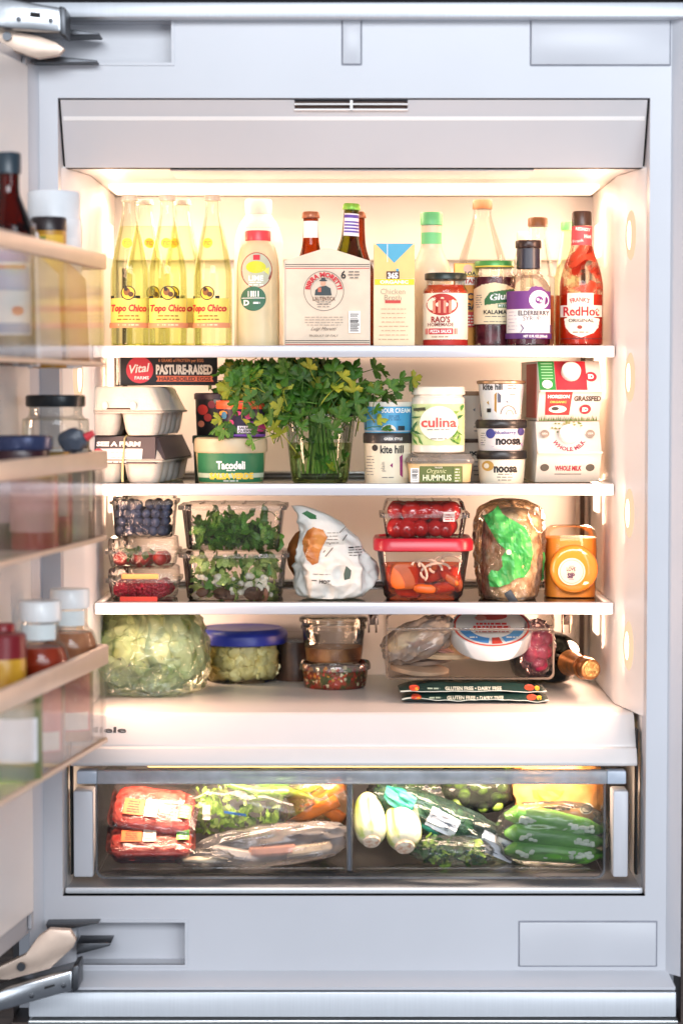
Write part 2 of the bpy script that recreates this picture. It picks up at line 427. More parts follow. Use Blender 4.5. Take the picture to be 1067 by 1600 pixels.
# upper back panel with its dark side slits
zp0, zp1 = zat(408, yB), z_ceil
add('back_panel', boxes((xat(178, yB), xat(928, yB), yB - .022, yB - .001, zp0, zp1 - .001)), liner, fr, bev=.004)
for a, b in ((164, 176), (945, 931)):
    xa, xb = xat(a, yB), xat(b, yB); wd = .0032
    add('panel_slit', loft([[(xb - wd / 2, yB - .030, zp0), (xb + wd / 2, yB - .030, zp0), (xb + wd / 2, yB - .001, zp0), (xb - wd / 2, yB - .001, zp0)],
        [(xa - wd / 2, yB - .030, zp1 - .001), (xa + wd / 2, yB - .030, zp1 - .001), (xa + wd / 2, yB - .001, zp1 - .001), (xa - wd / 2, yB - .001, zp1 - .001)]]), dark, fr, smooth=False)
# sloped header with its air slot
y0, y1 = .004, .056; zh0, zh1 = zat(156, y0), z_ceil; hx = .4092
sl = (y1 - y0) / (zh0 - zh1)
hd = lambda z: y0 + (zh0 - z) * sl
zv0, zv1 = zat(154.5, y0), zat(172, y0)
def slab(x0, x1, za, zb_, t=.02, p=0.0): return loft([[(x0, hd(za) - p, za), (x1, hd(za) - p, za), (x1, hd(za) + t, za), (x0, hd(za) + t, za)], [(x0, hd(zb_) - p, zb_), (x1, hd(zb_) - p, zb_), (x1, hd(zb_) + t, zb_), (x0, hd(zb_) + t, zb_)]])
xv0, xv1 = xat(461, .01), xat(636, .01)
hdr = add('header_panel', join(slab(-hx, hx, zh1, zv1), slab(-hx, xv0, zv1, zh0), slab(xv1, hx, zv1, zh0)), M('header_plastic', 'cdc9ca', .36, var=.015, scale=5), fr, smooth=False)
add('header_ridge', slab(-hx + .002, hx - .002, zat(187, .01), zat(181, .01), t=0, p=.0007), liner, hdr, smooth=False)
vent_m = M('vent_brown', '5b3b2c', .5)
add('air_slot', boxes((xv0, xv1, .018, .022, zv1, zh0 - .0005)), vent_m, hdr, smooth=False)
for za, zb_ in ((zat(163.5, y0), zat(161.5, y0)), (zat(172, y0), zat(170, y0))): add('louver', boxes((xv0, xv1, .004, .014, za, zb_)), liner, hdr, smooth=False)
add('louver_post', boxes((xat(547, y0), xat(551, y0), .003, .015, zv1, zh0 - .0005)), liner, hdr, smooth=False)
for s in (-1, 1): add('header_gap', slab(s * hx if s > 0 else -XO + .0005, XO - .0005 if s > 0 else -hx, zh1, zh0 - .001, t=.01, p=-.003), dark, hdr, smooth=False)
add('header_return', boxes((-XO, XO, .0765, .09, z_ceil + .031, z_open_top)), liner, hdr, smooth=False)
add('ceiling_tray', boxes((xat(270, .1), xat(830, .1), .075, .20, z_ceil - .003, z_ceil - .0003)), liner, fr, bev=.001)
# lit parts: ceiling strip and oval side lamps
lamp_top = E('ceiling_diffuser', 'ffd8b8', 3.2)
add('ceiling_light', boxes((-.375, .375, .31, .43, z_ceil - .008, z_ceil - .0004)), lamp_top, fr, bev=.003)
area('ceiling_glow', (0, .37, z_ceil - .012), (R(-8), 0, 0), .74, .10, 2.0, WARM, fr)
LAMP, REAR = .95, 1.3
lens = E('lamp_lens', 'ffd8b8', 3.5)
lampz = [zat(p, .14) for p in (370, 590, 800, 1005)]
for s in (-1, 1):
    sec = [(s * XO, .032), (s * (XO - .004), .05), (s * (XD + .004), .155), (s * XD, .172), (s * XD, yB - .001), (s * XO, yB - .001)]
    if s < 0: sec = sec[::-1]
    add('tapered_side', loft([[(x, y, z_floor + .0005) for x, y in sec], [(x, y, z_ceil - .0005) for x, y in sec]]), liner, fr, bev=.003, seg=3)
    ta = math.atan2(.155 - .05, -s * ((XO - .004) - (XD + .004)))
    for i, z in enumerate(lampz):
        g = blob(.025, .0035, .036, 28, 18, amp=0)
        ld = add('side_lamp', g, E('lamp_diffuser', 'ffd2ac', 1.15), fr, loc=(s * (XO + XD) / 2, .104, z), rot=(0, 0, ta))
        add('lamp_core', blob(.014, .0048, .026, 24, 16, amp=0), lens, ld)
        area('lamp_glow', (s * (XO + XD - .014) / 2, .108, z), (0, R(90 * s), R(-s * 10)), .09, .09, LAMP * (.6, 1.0, 1.35, 1.5)[i], WARM, fr)
        g2 = boxes((-.0025, .0025, -.028, .028, -.026, .026))
        add('rear_lamp', g2, lens, fr, bev=.002, loc=(s * (XD - .002), .42, z + .012))
        area('rear_glow', (s * (XD - .007), .40, z + .008), (0, R(90 * s), R(s * 8)), .08, .12, REAR * (.35, 1.0, 1.35, 1.5)[i], WARM, fr)
    xr_ = s * xat(908, yB)
    add('shelf_rail', boxes((xr_ - .010, xr_ + .010, yB - .012, yB - .0005, z_floor + .02, zp0 - .01)), M('rail_white', 'e8e2da', .3), fr, bev=.002)
    add('rail_slot', boxes((xr_ - .004, xr_ + .004, yB - .0128, yB - .0115, z_floor + .02, zp0 - .012)), M('rail_slot', '3a2a20', .5), fr, smooth=False)
# crisper cover: floor, sloped brand panel and lower band
fx = .4045
prof = [(yB - .002, z_floor), (.085, z_floor), (.079, z_floor - .003), (.052, zat(1164, .05)), (.052, zat(1167, .05)), (.044, zat(1169, .045)), (.034, zat(1192, .035)), (.036, zat(1197, .035)), (.06, zat(1197, .06)), (.10, z_floor - .025), (yB - .002, z_floor - .02)]
add('crisper_cover', loft([[(-fx, y, z) for y, z in prof][::-1], [(fx, y, z) for y, z in prof][::-1]]), M('cover_cream', 'd9d4d2', .3, var=.02, scale=8, bump=.02), fr, bev=.0012)
a = Vector((0, .079, z_floor - .003)); b = Vector((0, .052, zat(1164, .05)))
L = Lab(plane((a + b) / 2, (1, 0, 0), a - b), fr, lambda px: (px - PX) * (D + .065) / F, lambda py: -(py - 1139) / 1090)
L.text('Miele', 163, 1139, 10, ink('3a3a3e'), w=66, bold=.03, name='lettering')
for s in (-1, 1): add('side_gap', boxes((s * fx if s > 0 else -fx - .003, fx + .003 if s > 0 else -fx, .05, .07, z_open_bot + .02, z_floor - .02)), dark, fr, smooth=False)
# gold-lit slot above the drawer
add('drawer_lamp', boxes((-.30, .30, .10, .12, zat(1199, .1), zat(1196, .1) )), E('drawer_diffuser', 'ffcf80', 3.0), fr, smooth=False)
area('drawer_glow', (0, .075, zat(1203, .075)), (R(22), 0, 0), .68, .03, 3.9, (1.0, .74, .54), fr)

# ---- shelves
for i, z in enumerate(zS):
    lb = ['upper glass shelf with white front trim, under the tall bottles', 'middle glass shelf with white front trim, under the milk cartons', 'lowest glass shelf with white front trim, under the salad boxes'][i]
    sh = empty('glass_shelf', lb, 'shelf', (0, 0, z), group='glass shelves in the refrigerator')
    hw = XD - .002
    add('front_trim', boxes((-hw, hw, yS0, yS0 + .018, -SH_T, .0012)), M('shelf_trim', 'b9bfc9', .25, var=.01, metal=.12), sh, bev=.002)
    add('glass_pane', boxes((-hw + .014, hw - .014, yS0 + .0185, yS1 - .012, -.005, -.0002)), glass_sh, sh, smooth=False)
    for s in (-1, 1):
        add('side_trim', boxes((s * hw - (.0135 if s > 0 else 0), s * hw + (0 if s > 0 else .0135), yS0 + .0185, yS1, -.012, .001)), M('shelf_trim_side', 'ded8d0', .35), sh, bev=.0015)
    add('rear_trim', boxes((-hw + .014, hw - .014, yS1 - .0115, yS1, -.010, .008)), M('rear_trim', 'cfd2d4', .25, metal=.6), sh, bev=.0015)
    add('rear_groove', boxes((-hw + .015, hw - .015, yS1 - .0125, yS1 - .0116, .001, .005)), M('groove', '3a3a3c', .4), sh, smooth=False)

# ---- cabinetry round the refrigerator
structure('cabinet_wall', join(boxes((xr + .0195, xr + .6, -.02, .06, -.1, 2.4)), boxes((xl - .9, xl - .045, .0, .06, -.1, 2.4)), boxes((xl - .045, xr + .0195, -.02, .06, -.1, zb[5] - .0005)), boxes((xl - .045, xr + .0195, .0, .06, zt0 + .03, 2.4))), brown, smooth=False)

# ---- crisper drawer
yd = .042
zd0, zd1 = zat(1372, yd), zat(1224, yd); xd0, xd1 = xat(148, yd), xat(947, yd); zr1 = zat(1204, .034)
dr = empty('crisper_drawer', 'wide clear crisper drawer with pale rail and centre divider', 'drawer', (0, 0, 0))
t = .003; yb = .46
def rr_front(x0, x1, z0, z1, r, y):
    return [((x0 + x1) / 2 + a, y, (z0 + z1) / 2 + b) for a, b in rrect((x1 - x0) / 2, (z1 - z0) / 2, r, 4)]
clear_d = G('drawer_plastic', 'f9f9fa', 'e2e4e6', rough=.04, film=.0, refl=.6)
add('drawer_front', loft([rr_front(xd0, xd1, zd0, zd1 + .012, .012, yd + t), rr_front(xd0, xd1, zd0, zd1 + .012, .012, yd)]), clear_d, dr)
add('drawer_edge', loft([rr_front(xd0 - .001, xd1 + .001, zd0 - .001, zd1 + .013, .013, yd - .001), rr_front(xd0 + .002, xd1 - .002, zd0 + .002, zd1 + .01, .011, yd - .001), rr_front(xd0 + .002, xd1 - .002, zd0 + .002, zd1 + .01, .011, yd + .004), rr_front(xd0 - .001, xd1 + .001, zd0 - .001, zd1 + .013, .013, yd + .004), rr_front(xd0 - .001, xd1 + .001, zd0 - .001, zd1 + .013, .013, yd - .001)], False, False), G('drawer_edge', 'd4d6da', '8f9298', film=.35, filmcol='c9ccd2'), dr)
add('drawer_floor', boxes((xd0 + .004, xd1 - .004, yd + .004, yb, zd0 + .006, zd0 + .009)), clear_d, dr, smooth=False)
for x0, x1 in ((xd0 + .02, xat(538, yd)), (xat(556, yd), xd1 - .02)):
    add('floor_rib', boxes((x0, x1, yd + .012, yd + .020, zd0 + .0095, zd0 + .013)), clear_d, dr, bev=.0015)
for x in (xd0, xd1 - t): add('drawer_side', boxes((x, x + t, yd + .004, yb, zd0 + .01, zd1)), clear_d, dr, smooth=False)
add('drawer_back', boxes((xd0, xd1, yb, yb + t, zd0 + .01, zd1)), clear_d, dr, smooth=False)
dv = xat(546, yd)
add('divider', boxes((dv - .0045, dv + .0045, yd + .0045, yb - .01, zd0 + .0095, zd1)), G('divider_plastic', 'c8cbd0', '8b9096', film=.2, rough=.05), dr, bev=.002)
add('divider_post', tube([(dv, yd + .008, zd0 + .01), (dv, yd + .008, zd1)], .004, 10), M('chrome_post', 'd7d9dc', .15, metal=1), dr)
add('top_rail', boxes((xat(150, .034), xat(950, .034), .030, .05, zat(1225, .034), zr1)), frost, dr, bev=.002)
for s, p0, p1 in ((-1, 118, 150), (1, 950, 980)):
    add('rail_end', boxes((xat(p0, .034), xat(p1, .034), .032, .06, zat(1225, .034), zr1 - .0005)), M('rail_end', 'b9c4d3', .3), dr, bev=.002)
for p0, p1 in ((112, 143), (960, 984)):
    add('guide_post', boxes((xat(p0, .04), xat(p1, .04), .040, .085, zat(1371, .04), zat(1236, .04))), white, fr, bev=.003)

# ---- door on the left, opened a little past a right angle, with its bins
DA = 8.0
HX, HY = -.455, -.022
door = add('door', boxes((0.0, .90, -.075, 0, zat(1458, -.02), zat(82, -.02))), white, fr, bev=.006, loc=(HX, HY, 0), rot=(0, 0, R(-90 - DA)))
zdo0, zdo1 = zat(1458, -.02), zat(82, -.02)
add('door_liner', boxes((.022, .86, .0005, .012, zdo0 + .035, zdo1 - .02)), liner, door, bev=.01, seg=3)
add('gasket', boxes((.006, .018, .0005, .006, zdo0 + .01, zdo1 - .008)), M('gasket', 'b8b8bd', .6), door, bev=.002)
def dpos(s, p, z):
    a = R(-90 - DA); return Vector((HX + s * math.cos(a) - p * math.sin(a), HY + s * math.sin(a) + p * math.cos(a), z))
peach = M('bin_rail_champagne', 'e6c9b2', .34, var=.03, metal=.15, stretch=(1, 30, 1))
binclear = G('bin_plastic', 'fefdfc', 'fbf8f6', rough=.12, film=.05, filmcol='f5e6da', refl=.35)
BS, BP0, BP1 = .045, .013, .128
def door_bin(label, pr0, pr1, pb):
    e = dpos(BS, BP1, 0); z1, z0, zb0 = zat(pr0, e.y), zat(pr1, e.y), zat(pb, e.y)
    o = empty('door_bin', label, 'door bin', dpos(0, 0, 0), R(-90 - DA), 'clear bins on the open door')
    s0, s1 = BS, .84
    path = [(s0, BP0), (s0, BP1 - .02)] + [(s0 + .02 - .02 * math.cos(R(a)), BP1 - .02 + .02 * math.sin(R(a))) for a in (22, 45, 67, 90)] + [(s1, BP1)]
    th = .011
    def band(off, zz0, zz1, t):
        n = len(path); pin = []; pout = []
        for i, (x, y) in enumerate(path):
            a = Vector(path[max(i - 1, 0)]); b = Vector(path[min(i + 1, n - 1)]); d = (b - a).normalized(); nn = Vector((-d.y, d.x))
            q = Vector((x, y)); pout.append(q + nn * off); pin.append(q + nn * (off - t))
        return loft([[(p.x, p.y, zz0), (q.x, q.y, zz0), (q.x, q.y, zz1), (p.x, p.y, zz1)] for p, q in zip(pout, pin)])
    add('rail', band(.002, z0, z1, th), peach, o, bev=.002)
    add('bin_wall', band(-.002, zb0, z0 - .0005, .003), binclear, o)
    add('bin_floor', boxes((s0 + .004, s1, BP0, BP1 - .004, zb0 - .004, zb0 - .0005)), binclear, o, smooth=False)
    add('bottom_edge', band(.0005, zb0 - .006, zb0 - .0005, .008), peach, o, bev=.001)
    return zb0
zbin = [door_bin('top clear door bin with champagne rail, holding the amber bottle', 398, 422, 566), door_bin('middle clear door bin with champagne rail, holding the black lidded jar', 704, 731, 836), door_bin('lowest clear door bin with champagne rail, holding two white capped sauce bottles', 1006, 1035, 1150)]

# ---- hinges
def hinge(label, top):
    g = 1 if top else -1
    h = empty('hinge', label, 'hinge', (0, 0, 0), group='steel door hinges')
    yh = -.045
    P = lambda px, py, y: at(px, py, y)
    def ext(pts, y0, y1): return loft([[at(a, b, y0) for a, b in pts], [tuple(at(a, b, y0) + Vector((0, y1 - y0, 0))) for a, b in pts]])
    if top:
        add('hinge_body', ext([(-40, 40), (95, 50), (95, 12), (60, 6), (-40, -14)], -.10, -.04), steel, h, bev=.003)
        add('hinge_arm', ext([(-30, 42), (20, 48), (60, 56), (88, 66), (101, 76), (92, 86), (60, 91), (42, 86), (-30, 60)], -.075, -.06), M('arm_zinc', 'd8c0ae', .4, metal=.5), h, bev=.001)
        add('end_cap', ext([(93, 52), (103, 56), (103, 12), (93, 9)], -.098, -.04), steel_dk, h, bev=.002)
        add('slot', ext([(47, 26), (64, 28), (64, 20), (47, 18)], -.1012, -.099), dark, h, smooth=False)
        for q in ((30, 30), (80, 32)): add('screw', lathe([(0, .0015), (.0012, .0015), (.0012, .0022), (.0034, .0018), (.0036, 0), (0, 0)], 14), steel_dk, h, loc=at(*q, -.1003), rot=(R(90), 0, 0))
        add('pivot', lathe([(0, 0), (.006, 0), (.006, .004), (0, .004)], 16), steel_dk, h, loc=at(12, 57, -.077), rot=(R(90), 0, 0))
        for pts in ([(98, 44), (155, 51), (155, 54), (98, 55)], [(70, 86), (152, 94), (152, 97), (50, 98)]): add('link', ext(pts, -.03, .02), steel_dk, h, bev=.0008)
    else:
        add('hinge_body', ext([(-40, 1566), (10, 1546), (113, 1517), (113, 1548), (12, 1577), (-40, 1590)], -.10, -.04), steel, h, bev=.003)
        add('hinge_arm', ext([(-20, 1530), (15, 1531), (78, 1514), (115, 1480), (119, 1470), (110, 1454), (78, 1452), (60, 1464), (40, 1492), (-20, 1520)], -.075, -.06), M('arm_zinc', 'd8c0ae', .4, metal=.5), h, bev=.001)
        add('end_cap', ext([(113, 1552), (123, 1547), (123, 1508), (113, 1512)], -.098, -.04), steel_dk, h, bev=.002)
        add('slot', ext([(70, 1546), (86, 1541), (86, 1538), (70, 1542)], -.1012, -.099), dark, h, smooth=False)
        for q in ((50, 1556), (100, 1540)): add('screw', lathe([(0, .0015), (.0012, .0015), (.0012, .0022), (.0034, .0018), (.0036, 0), (0, 0)], 14), steel_dk, h, loc=at(*q, -.1003), rot=(R(90), 0, 0))
        add('pivot', lathe([(0, 0), (.006, 0), (.006, .004), (0, .004)], 16), steel_dk, h, loc=at(34, 1510, -.077), rot=(R(90), 0, 0))
        for pts in ([(72, 1444), (155, 1443), (100, 1454), (75, 1455)], [(120, 1474), (174, 1474), (172, 1478), (120, 1492)]): add('link', ext(pts, -.03, .02), steel_dk, h, bev=.0008)
hinge('steel door hinge with beige arm above the open door', True)
hinge('steel door hinge with beige arm under the open door', False)
# ================================================================= upper shelf: bottles, jars and cartons
from mathutils.bvhtree import BVHTree
def proj(geo):
    bv = BVHTree.FromPolygons([Vector(v) for v in geo[0]], geo[1]); last = [0.0]
    def f(u, v, o):
        h = bv.ray_cast(Vector((u, -2, v)), Vector((0, 1, 0)))
        if h[0] is not None: last[0] = h[0].y
        return (u, last[0] - o - .0006, v)
    return f
def inside(p, poly):
    x, y = p; c = False
    for (x0, y0), (x1, y1) in zip(poly, poly[1:] + poly[:1]):
        if (y0 > y) != (y1 > y) and x < (x1 - x0) * (y - y0) / (y1 - y0) + x0: c = not c
    return c
def fill(L, poly, mat, step=1.5, name='print', part=False, label=None):
    x0, x1 = min(p[0] for p in poly), max(p[0] for p in poly); y0, y1 = min(p[1] for p in poly), max(p[1] for p in poly)
    idx = {}; P = []; Q = []
    def vid(i, j):
        if (i, j) not in idx: idx[(i, j)] = len(P); P.append((x0 + i * step, y0 + j * step))
        return idx[(i, j)]
    step = step * .62
    for i in range(int((x1 - x0) / step) + 1):
        for j in range(int((y1 - y0) / step) + 1):
            if inside((x0 + (i + .5) * step, y0 + (j + .5) * step), poly): Q.append((vid(i, j), vid(i + 1, j), vid(i + 1, j + 1), vid(i, j + 1)))
    return L.put(name, P, Q, mat, L.o(), part, label)
z1 = zS[0] + .0014; z2 = zS[1] + .0014; z3 = zS[2] + .0014
K = ink('1d1a1a'); RED = ink('c8202f'); CREAM = ink('f3ead6'); WHT = ink('f7f5f0'); GRY = ink('77726c')
topo_g = G('mineral_bottle_glass', 'fdfef6', 'f5f8e4', rough=.03, refl=.45)
topo_w = G('sparkling_water', 'fcfdec', 'f7f8d2', rough=.02, refl=.15)
cap_w = M('crown_cap', 'e9e4da', .3, metal=.5, var=.08)
def topo(cx, y, label, top=305, rz=0):
    it = Item('water_bottle', label, 'bottle', cx, y, z1, rz=rz, group='mineral water bottles')
    P = [(24, 541), (29, 539), (30, 534), (30, 480), (30, 440), (29, 420), (25, 398), (20, 374), (15, 352), (12, 336), (11, top + 15), (11, top + 4)]
    it.lathe('glass', P, topo_g)
    it.lathe('water', [(22, 539), (27.5, 537), (28, 530), (28, 440), (27, 420), (23, 398), (18, 374), (14, 354)], topo_w)
    it.lathe('crown_cap', [(12.5, top + 9), (13.2, top + 8), (12.3, top + 2), (11, top), (0, top - .5)], cap_w, smooth=False, n=42, flute=.05)
    L = it.cyl([(30.2, 541), (30.2, 440), (29.2, 420), (25.2, 398), (20.2, 374), (15.2, 352)])
    Ln = it.cyl([(30.2, 440), (29.2, 420), (25.2, 398), (20.2, 374), (15.2, 352)])
    Ln.ell(cx - 2, 381, 8, 8, ink('f0cf3a'), name='neck_print', part=True); Ln.text('TC', cx - 2, 381, 6, RED, shear=.3)
    L.rect(cx - 28.5, 467, cx + 28.5, 513, ink('f6df6e'), name='label', part=True)
    L.bars(cx - 28, 463, cx - 10, 467.5, K, 1); L.bars(cx + 12, 463, cx + 30, 467.5, K, 1)
    L.ell(cx, 459, 11, 11, ink('f4cf45')); L.ell(cx, 459, 11, 11, K, inner=.86)
    L.ell(cx - 2, 457, 5, 6, ink('8a5a2a')); L.ell(cx + 4, 461, 4, 4, ink('5d3a1c')); L.ell(cx - 3, 453, 3, 3, ink('2e2018'))
    L.text('Topo Chico', cx, 482, 10.5, RED, w=52, bold=.035, shear=.18)
    L.lines(cx, 493.5, 499, 40, 2, ink('9a6a24'), 2)
    L.rect(cx - 29, 505, cx + 29, 513, ink('e0936a')); L.lines(cx, 507.5, 509, 40, 1, ink('f3d9b0'), 2)
topo(205, .235, 'mineral water bottle with yellow label, first in the front row beside the door', rz=-5)
topo(264, .228, 'mineral water bottle with yellow label, between two others in the front row')
topo(334, .232, 'mineral water bottle with yellow label standing next to the lime juice', rz=-17)
topo(229, .335, 'mineral water bottle standing behind the first and second front bottles', 312, 24)
topo(287, .335, 'mineral water bottle standing behind the second front bottle and nearer the lime juice', 312, -30)

# white jug behind, lime juice in front
it = Item('milk_jug', 'tall white plastic bottle standing behind the lime juice bottle', 'bottle', 405, .36, z1)
it.lathe('body', [(36, 541), (38, 535), (38, 400), (37, 375), (30, 352), (22, 340), (19, 334)], plastic('f6f3ea'))
it.lathe('cap', [(20, 334), (20.5, 316), (19, 312), (0, 311)], plastic('fbfaf6', .4), smooth=False, flute=.02, n=60)
L = it.cyl([(38, 541), (38, 400), (37, 375), (30, 352)]); L.rect(382, 357, 430, 366, ink('67c28a'), name='label', part=True)
it = Item('juice_bottle', 'pale yellow lime juice bottle with red cap and oval label', 'bottle', 404, .232, z1)
it.lathe('body', [(30, 541), (33, 537), (33, 440), (32, 410), (27, 388), (20, 378), (18, 376)], M('lime_juice_plastic', 'f4e9c2', .3, var=.06, transl=.35))
it.lathe('cap', [(19.5, 377), (19.5, 363), (18.5, 361), (0, 360.5)], plastic('d8404a'), smooth=False, flute=.025, n=60)
L = it.cyl(33.1); L.ell(402, 424, 24, 28, ink('a4503a'), name='label', part=True); L.ell(402, 424, 22.5, 26.5, ink('b9bda6'))
L.poly([(379.6, 425), (424.4, 425), (422, 438), (415, 447), (402, 450.5), (389, 447), (382, 438)], ink('7d3a30'))
L.ell(401, 419, 15, 9.5, ink('c9cc2e')); L.poly([(410, 423), (421, 419), (420, 431)], ink('dfdc6c')); L.rect(397, 400, 407, 408, RED)
L.text('LIME', 401, 436, 8, WHT, bold=.03); L.lines(401, 442, 446, 26, 2, WHT, 1.5)
L2 = it.cyl(33.1); L2.k = 4; L2.ell(397, 468, 19, 19, ink('356a4e'), name='sticker', part=True); L2.bars(389, 456, 407, 465, WHT, 5); L2.rect(380, 466.5, 414, 467.5, WHT)
L2.text('D', 387, 474, 8, WHT, bold=.05); L2.lines(402, 473, 474, 14, 1, WHT, 3)

# six-pack carton and the bottles in it
it = Item('beer_carton', 'beige six pack beer carton with gabled front and round emblem', 'carton', 512, .262, z1)
kraft = card('e3d3bd'); edge_k = card('c9a67e'); hw, hd = 66, 59
m = it.m; zt = it.V(411); zp = it.V(392); zc = it.V(540)
it.m = m
def panel(y, t): 
    P = [(-hw * m, 0), (hw * m, 0), (hw * m, zt), (6 * m, zp), (-6 * m + 12 * m * 0, zp), (-hw * m, zt)]
    return loft([[(x, y + t, z) for x, z in P][::1], [(x, y, z) for x, z in P]])
add('front_panel', panel(-hd * m, .0012), kraft, it.root, smooth=False)
add('rear_panel', panel(hd * m, .0012), kraft, it.root, smooth=False)
for s in (-1, 1): add('side_panel', boxes((s * hw * m - (.0012 if s > 0 else 0), s * hw * m + (0 if s > 0 else .0012), -hd * m + .0014, hd * m - .0002, 0, zt - .02)), edge_k, it.root, smooth=False)
add('bottom_panel', boxes((-hw * m + .0014, hw * m - .0014, -hd * m + .0014, hd * m - .0002, .0002, .0014)), edge_k, it.root, smooth=False)
add('centre_divider', boxes((-hw * m + .0014, hw * m - .0014, -.0006, .0006, .0015, zt - .004)), edge_k, it.root, smooth=False)
L = it.flat(hd); L.rect(447, 412.5, 449, 539.5, ink('c7bba8'), name='print', part=False)
for y, c_ in ((416, K), (419, GRY), (422, RED), (533, K), (536, GRY), (539, RED)): L.rect(448, y, 577, y + 1, c_)
L.ell(507, 457, 31, 31, ink('8a8278'), inner=.965); L.ell(507, 457, 20.5, 20.5, ink('9b9488'), inner=.96)
L.text('BIRRA MORETTI', 507, 432, 7, RED, arc=(25, 1), w=74, bold=.05)
L.poly([(493, 464), (494, 456), (500, 451), (510, 449), (517, 453), (519, 464)], ink('2f3d40'))
L.ell(506, 445, 4, 5, ink('d2a184')); L.ell(506, 441, 6, 1.6, ink('2c3336')); L.poly([(502.5, 441), (503.5, 437), (509, 437), (510, 441)], ink('2c3336'))
L.poly([(498, 459), (498, 452), (503, 452), (503, 459)], ink('c46a4f'))
L.text("L'AUTENTICA", 507, 469, 6, ink('6b4a33'), w=34, bold=.02); L.lines(507, 473.5, 481, 26, 3, GRY, 1, 4)
L.lines(507, 497, 509, 62, 4, ink('a89c8e'), 1.1, 6); L.text('Luigi Moretti', 507, 515, 5.5, ink('5a534c'), shear=.6, w=40)
L.text('PRODUCT OF ITALY', 507, 526, 3.4, ink('4c4640'), w=44)
L.text('6', 537, 432, 12, K, bold=.02); L.lines(553, 427, 436, 18, 3, GRY, 1.8, 5)
L.rect(545, 488, 563, 522, WHT); L.bars(547, 491, 562, 520, K, 14, horiz=True, seed=3)
amber = G('amber_glass', 'c07840', '8f5028', rough=.04, refl=.6); amber2 = G('green_beer_glass', 'a8a838', '7a7c28', rough=.04, refl=.6)
def beer(cx, y, top, label, g, capc, neck, tilt=0):
    b = Item('beer_bottle', label, 'bottle', cx, y, z1 + .0018, group='bottles in the beer carton')
    b.root.rotation_euler[1] = R(tilt)
    d = top - 330
    b.lathe('glass', [(24, 541), (28, 538), (28.5, 530), (28.5, 440 + d), (27, 424 + d), (20, 406 + d), (14, 385 + d), (12, 362 + d), (11.5, 338 + d), (11, 333 + d)], g)
    b.lathe('crown_cap', [(13, 340 + d), (13.4, 339 + d), (12.5, 332 + d), (11, 330 + d), (0, 329 + d)], capc, smooth=False, n=42, flute=.05)
    L = b.cyl([(20.2, 406 + d), (14.2, 385 + d), (12.2, 362 + d), (11.7, 342 + d)])
    return b, L, d
b, L, d = beer(486, .2335, 331, 'amber beer bottle with cream neck label in the carton', amber, M('cap_rust', 'a4674a', .35, metal=.4), 0)
L.rect(475, 345 + d, 497, 371 + d, WHT, name='neck_label', part=True)
b, L, d = beer(538, .2335, 318, 'green beer bottle with purple and white neck label in the carton', amber2, M('cap_green', '86c24a', .35, metal=.3), 0, 3)
L.rect(528, 346 + d, 552, 381 + d, ink('efe9f4'), name='neck_label', part=True); L.rect(528, 348 + d, 552, 353 + d, ink('5a3fa0'))
for k in range(4): L.rect(529, 358 + d + k * 5, 551, 360.6 + d + k * 5, ink('5a3fa0'))
beer(558, .2905, 331, 'plain amber beer bottle behind the green one in the carton', amber, M('cap_rust', 'a4674a', .35, metal=.4), 0)

# broth carton
it = Item('broth_carton', 'cream chicken broth carton with folded blue top flap', 'carton', 615, .222, z1)
bc = card('f4dfba'); it.loft('body', [(541, 32, 21, 1.5), (381, 31.5, 21, 1.5)], bc)
L = it.flat(21.1); L.rect(584, 384, 646.5, 436, ink('eac77e'), name='upper_print')
L.poly([(586, 382), (645, 382), (615, 412)], ink('4aa3c8'), name='blue_flap')
L.rect(604, 383, 605, 411, WHT); L.rect(585, 437, 646, 446, ink('f2d21c')); L.text('ORGANIC', 615, 441.5, 5, WHT, w=44, bold=.04)
L.rect(603, 425, 623, 437, ink('4a2318')); L.text('365', 613, 431.5, 8.5, WHT, bold=.05, w=16); L.rect(618, 421, 622, 425, ink('4aa3c8'))
L.text('Chicken', 613, 456, 9, ink('a89a86'), w=38, bold=-.005); L.text('Broth', 613, 465.5, 9, ink('a89a86'), w=26, bold=-.005)
L.rect(601, 470, 625, 474.5, ink('c43c34')); L.lines(614, 483, 530, 50, 8, ink('caa489'), 1.2, 8)

# green capped bottle behind the pizza sauce
it = Item('dressing_bottle', 'cream bottle with green cap and green neck band behind the pizza sauce', 'bottle', 673, .33, z1)
it.lathe('body', [(30, 541), (31, 536), (31, 440), (29, 418), (20, 396), (16.5, 384), (16.5, 353)], M('cream_bottle', 'f4ecd4', .3, transl=.3))
it.lathe('cap', [(16.8, 352), (16.8, 334), (15.5, 332), (0, 331.6)], plastic('6fcf8c'), smooth=False, flute=.03, n=60)
L = it.cyl([(20.3, 396), (16.8, 384), (16.8, 353)]); L.rect(657.5, 364, 688.5, 382, ink('72cf8a'), name='neck_band', part=True)

jar_g = G('jar_glass', 'fbfbf7', 'ebeee8', rough=.03, refl=.5)
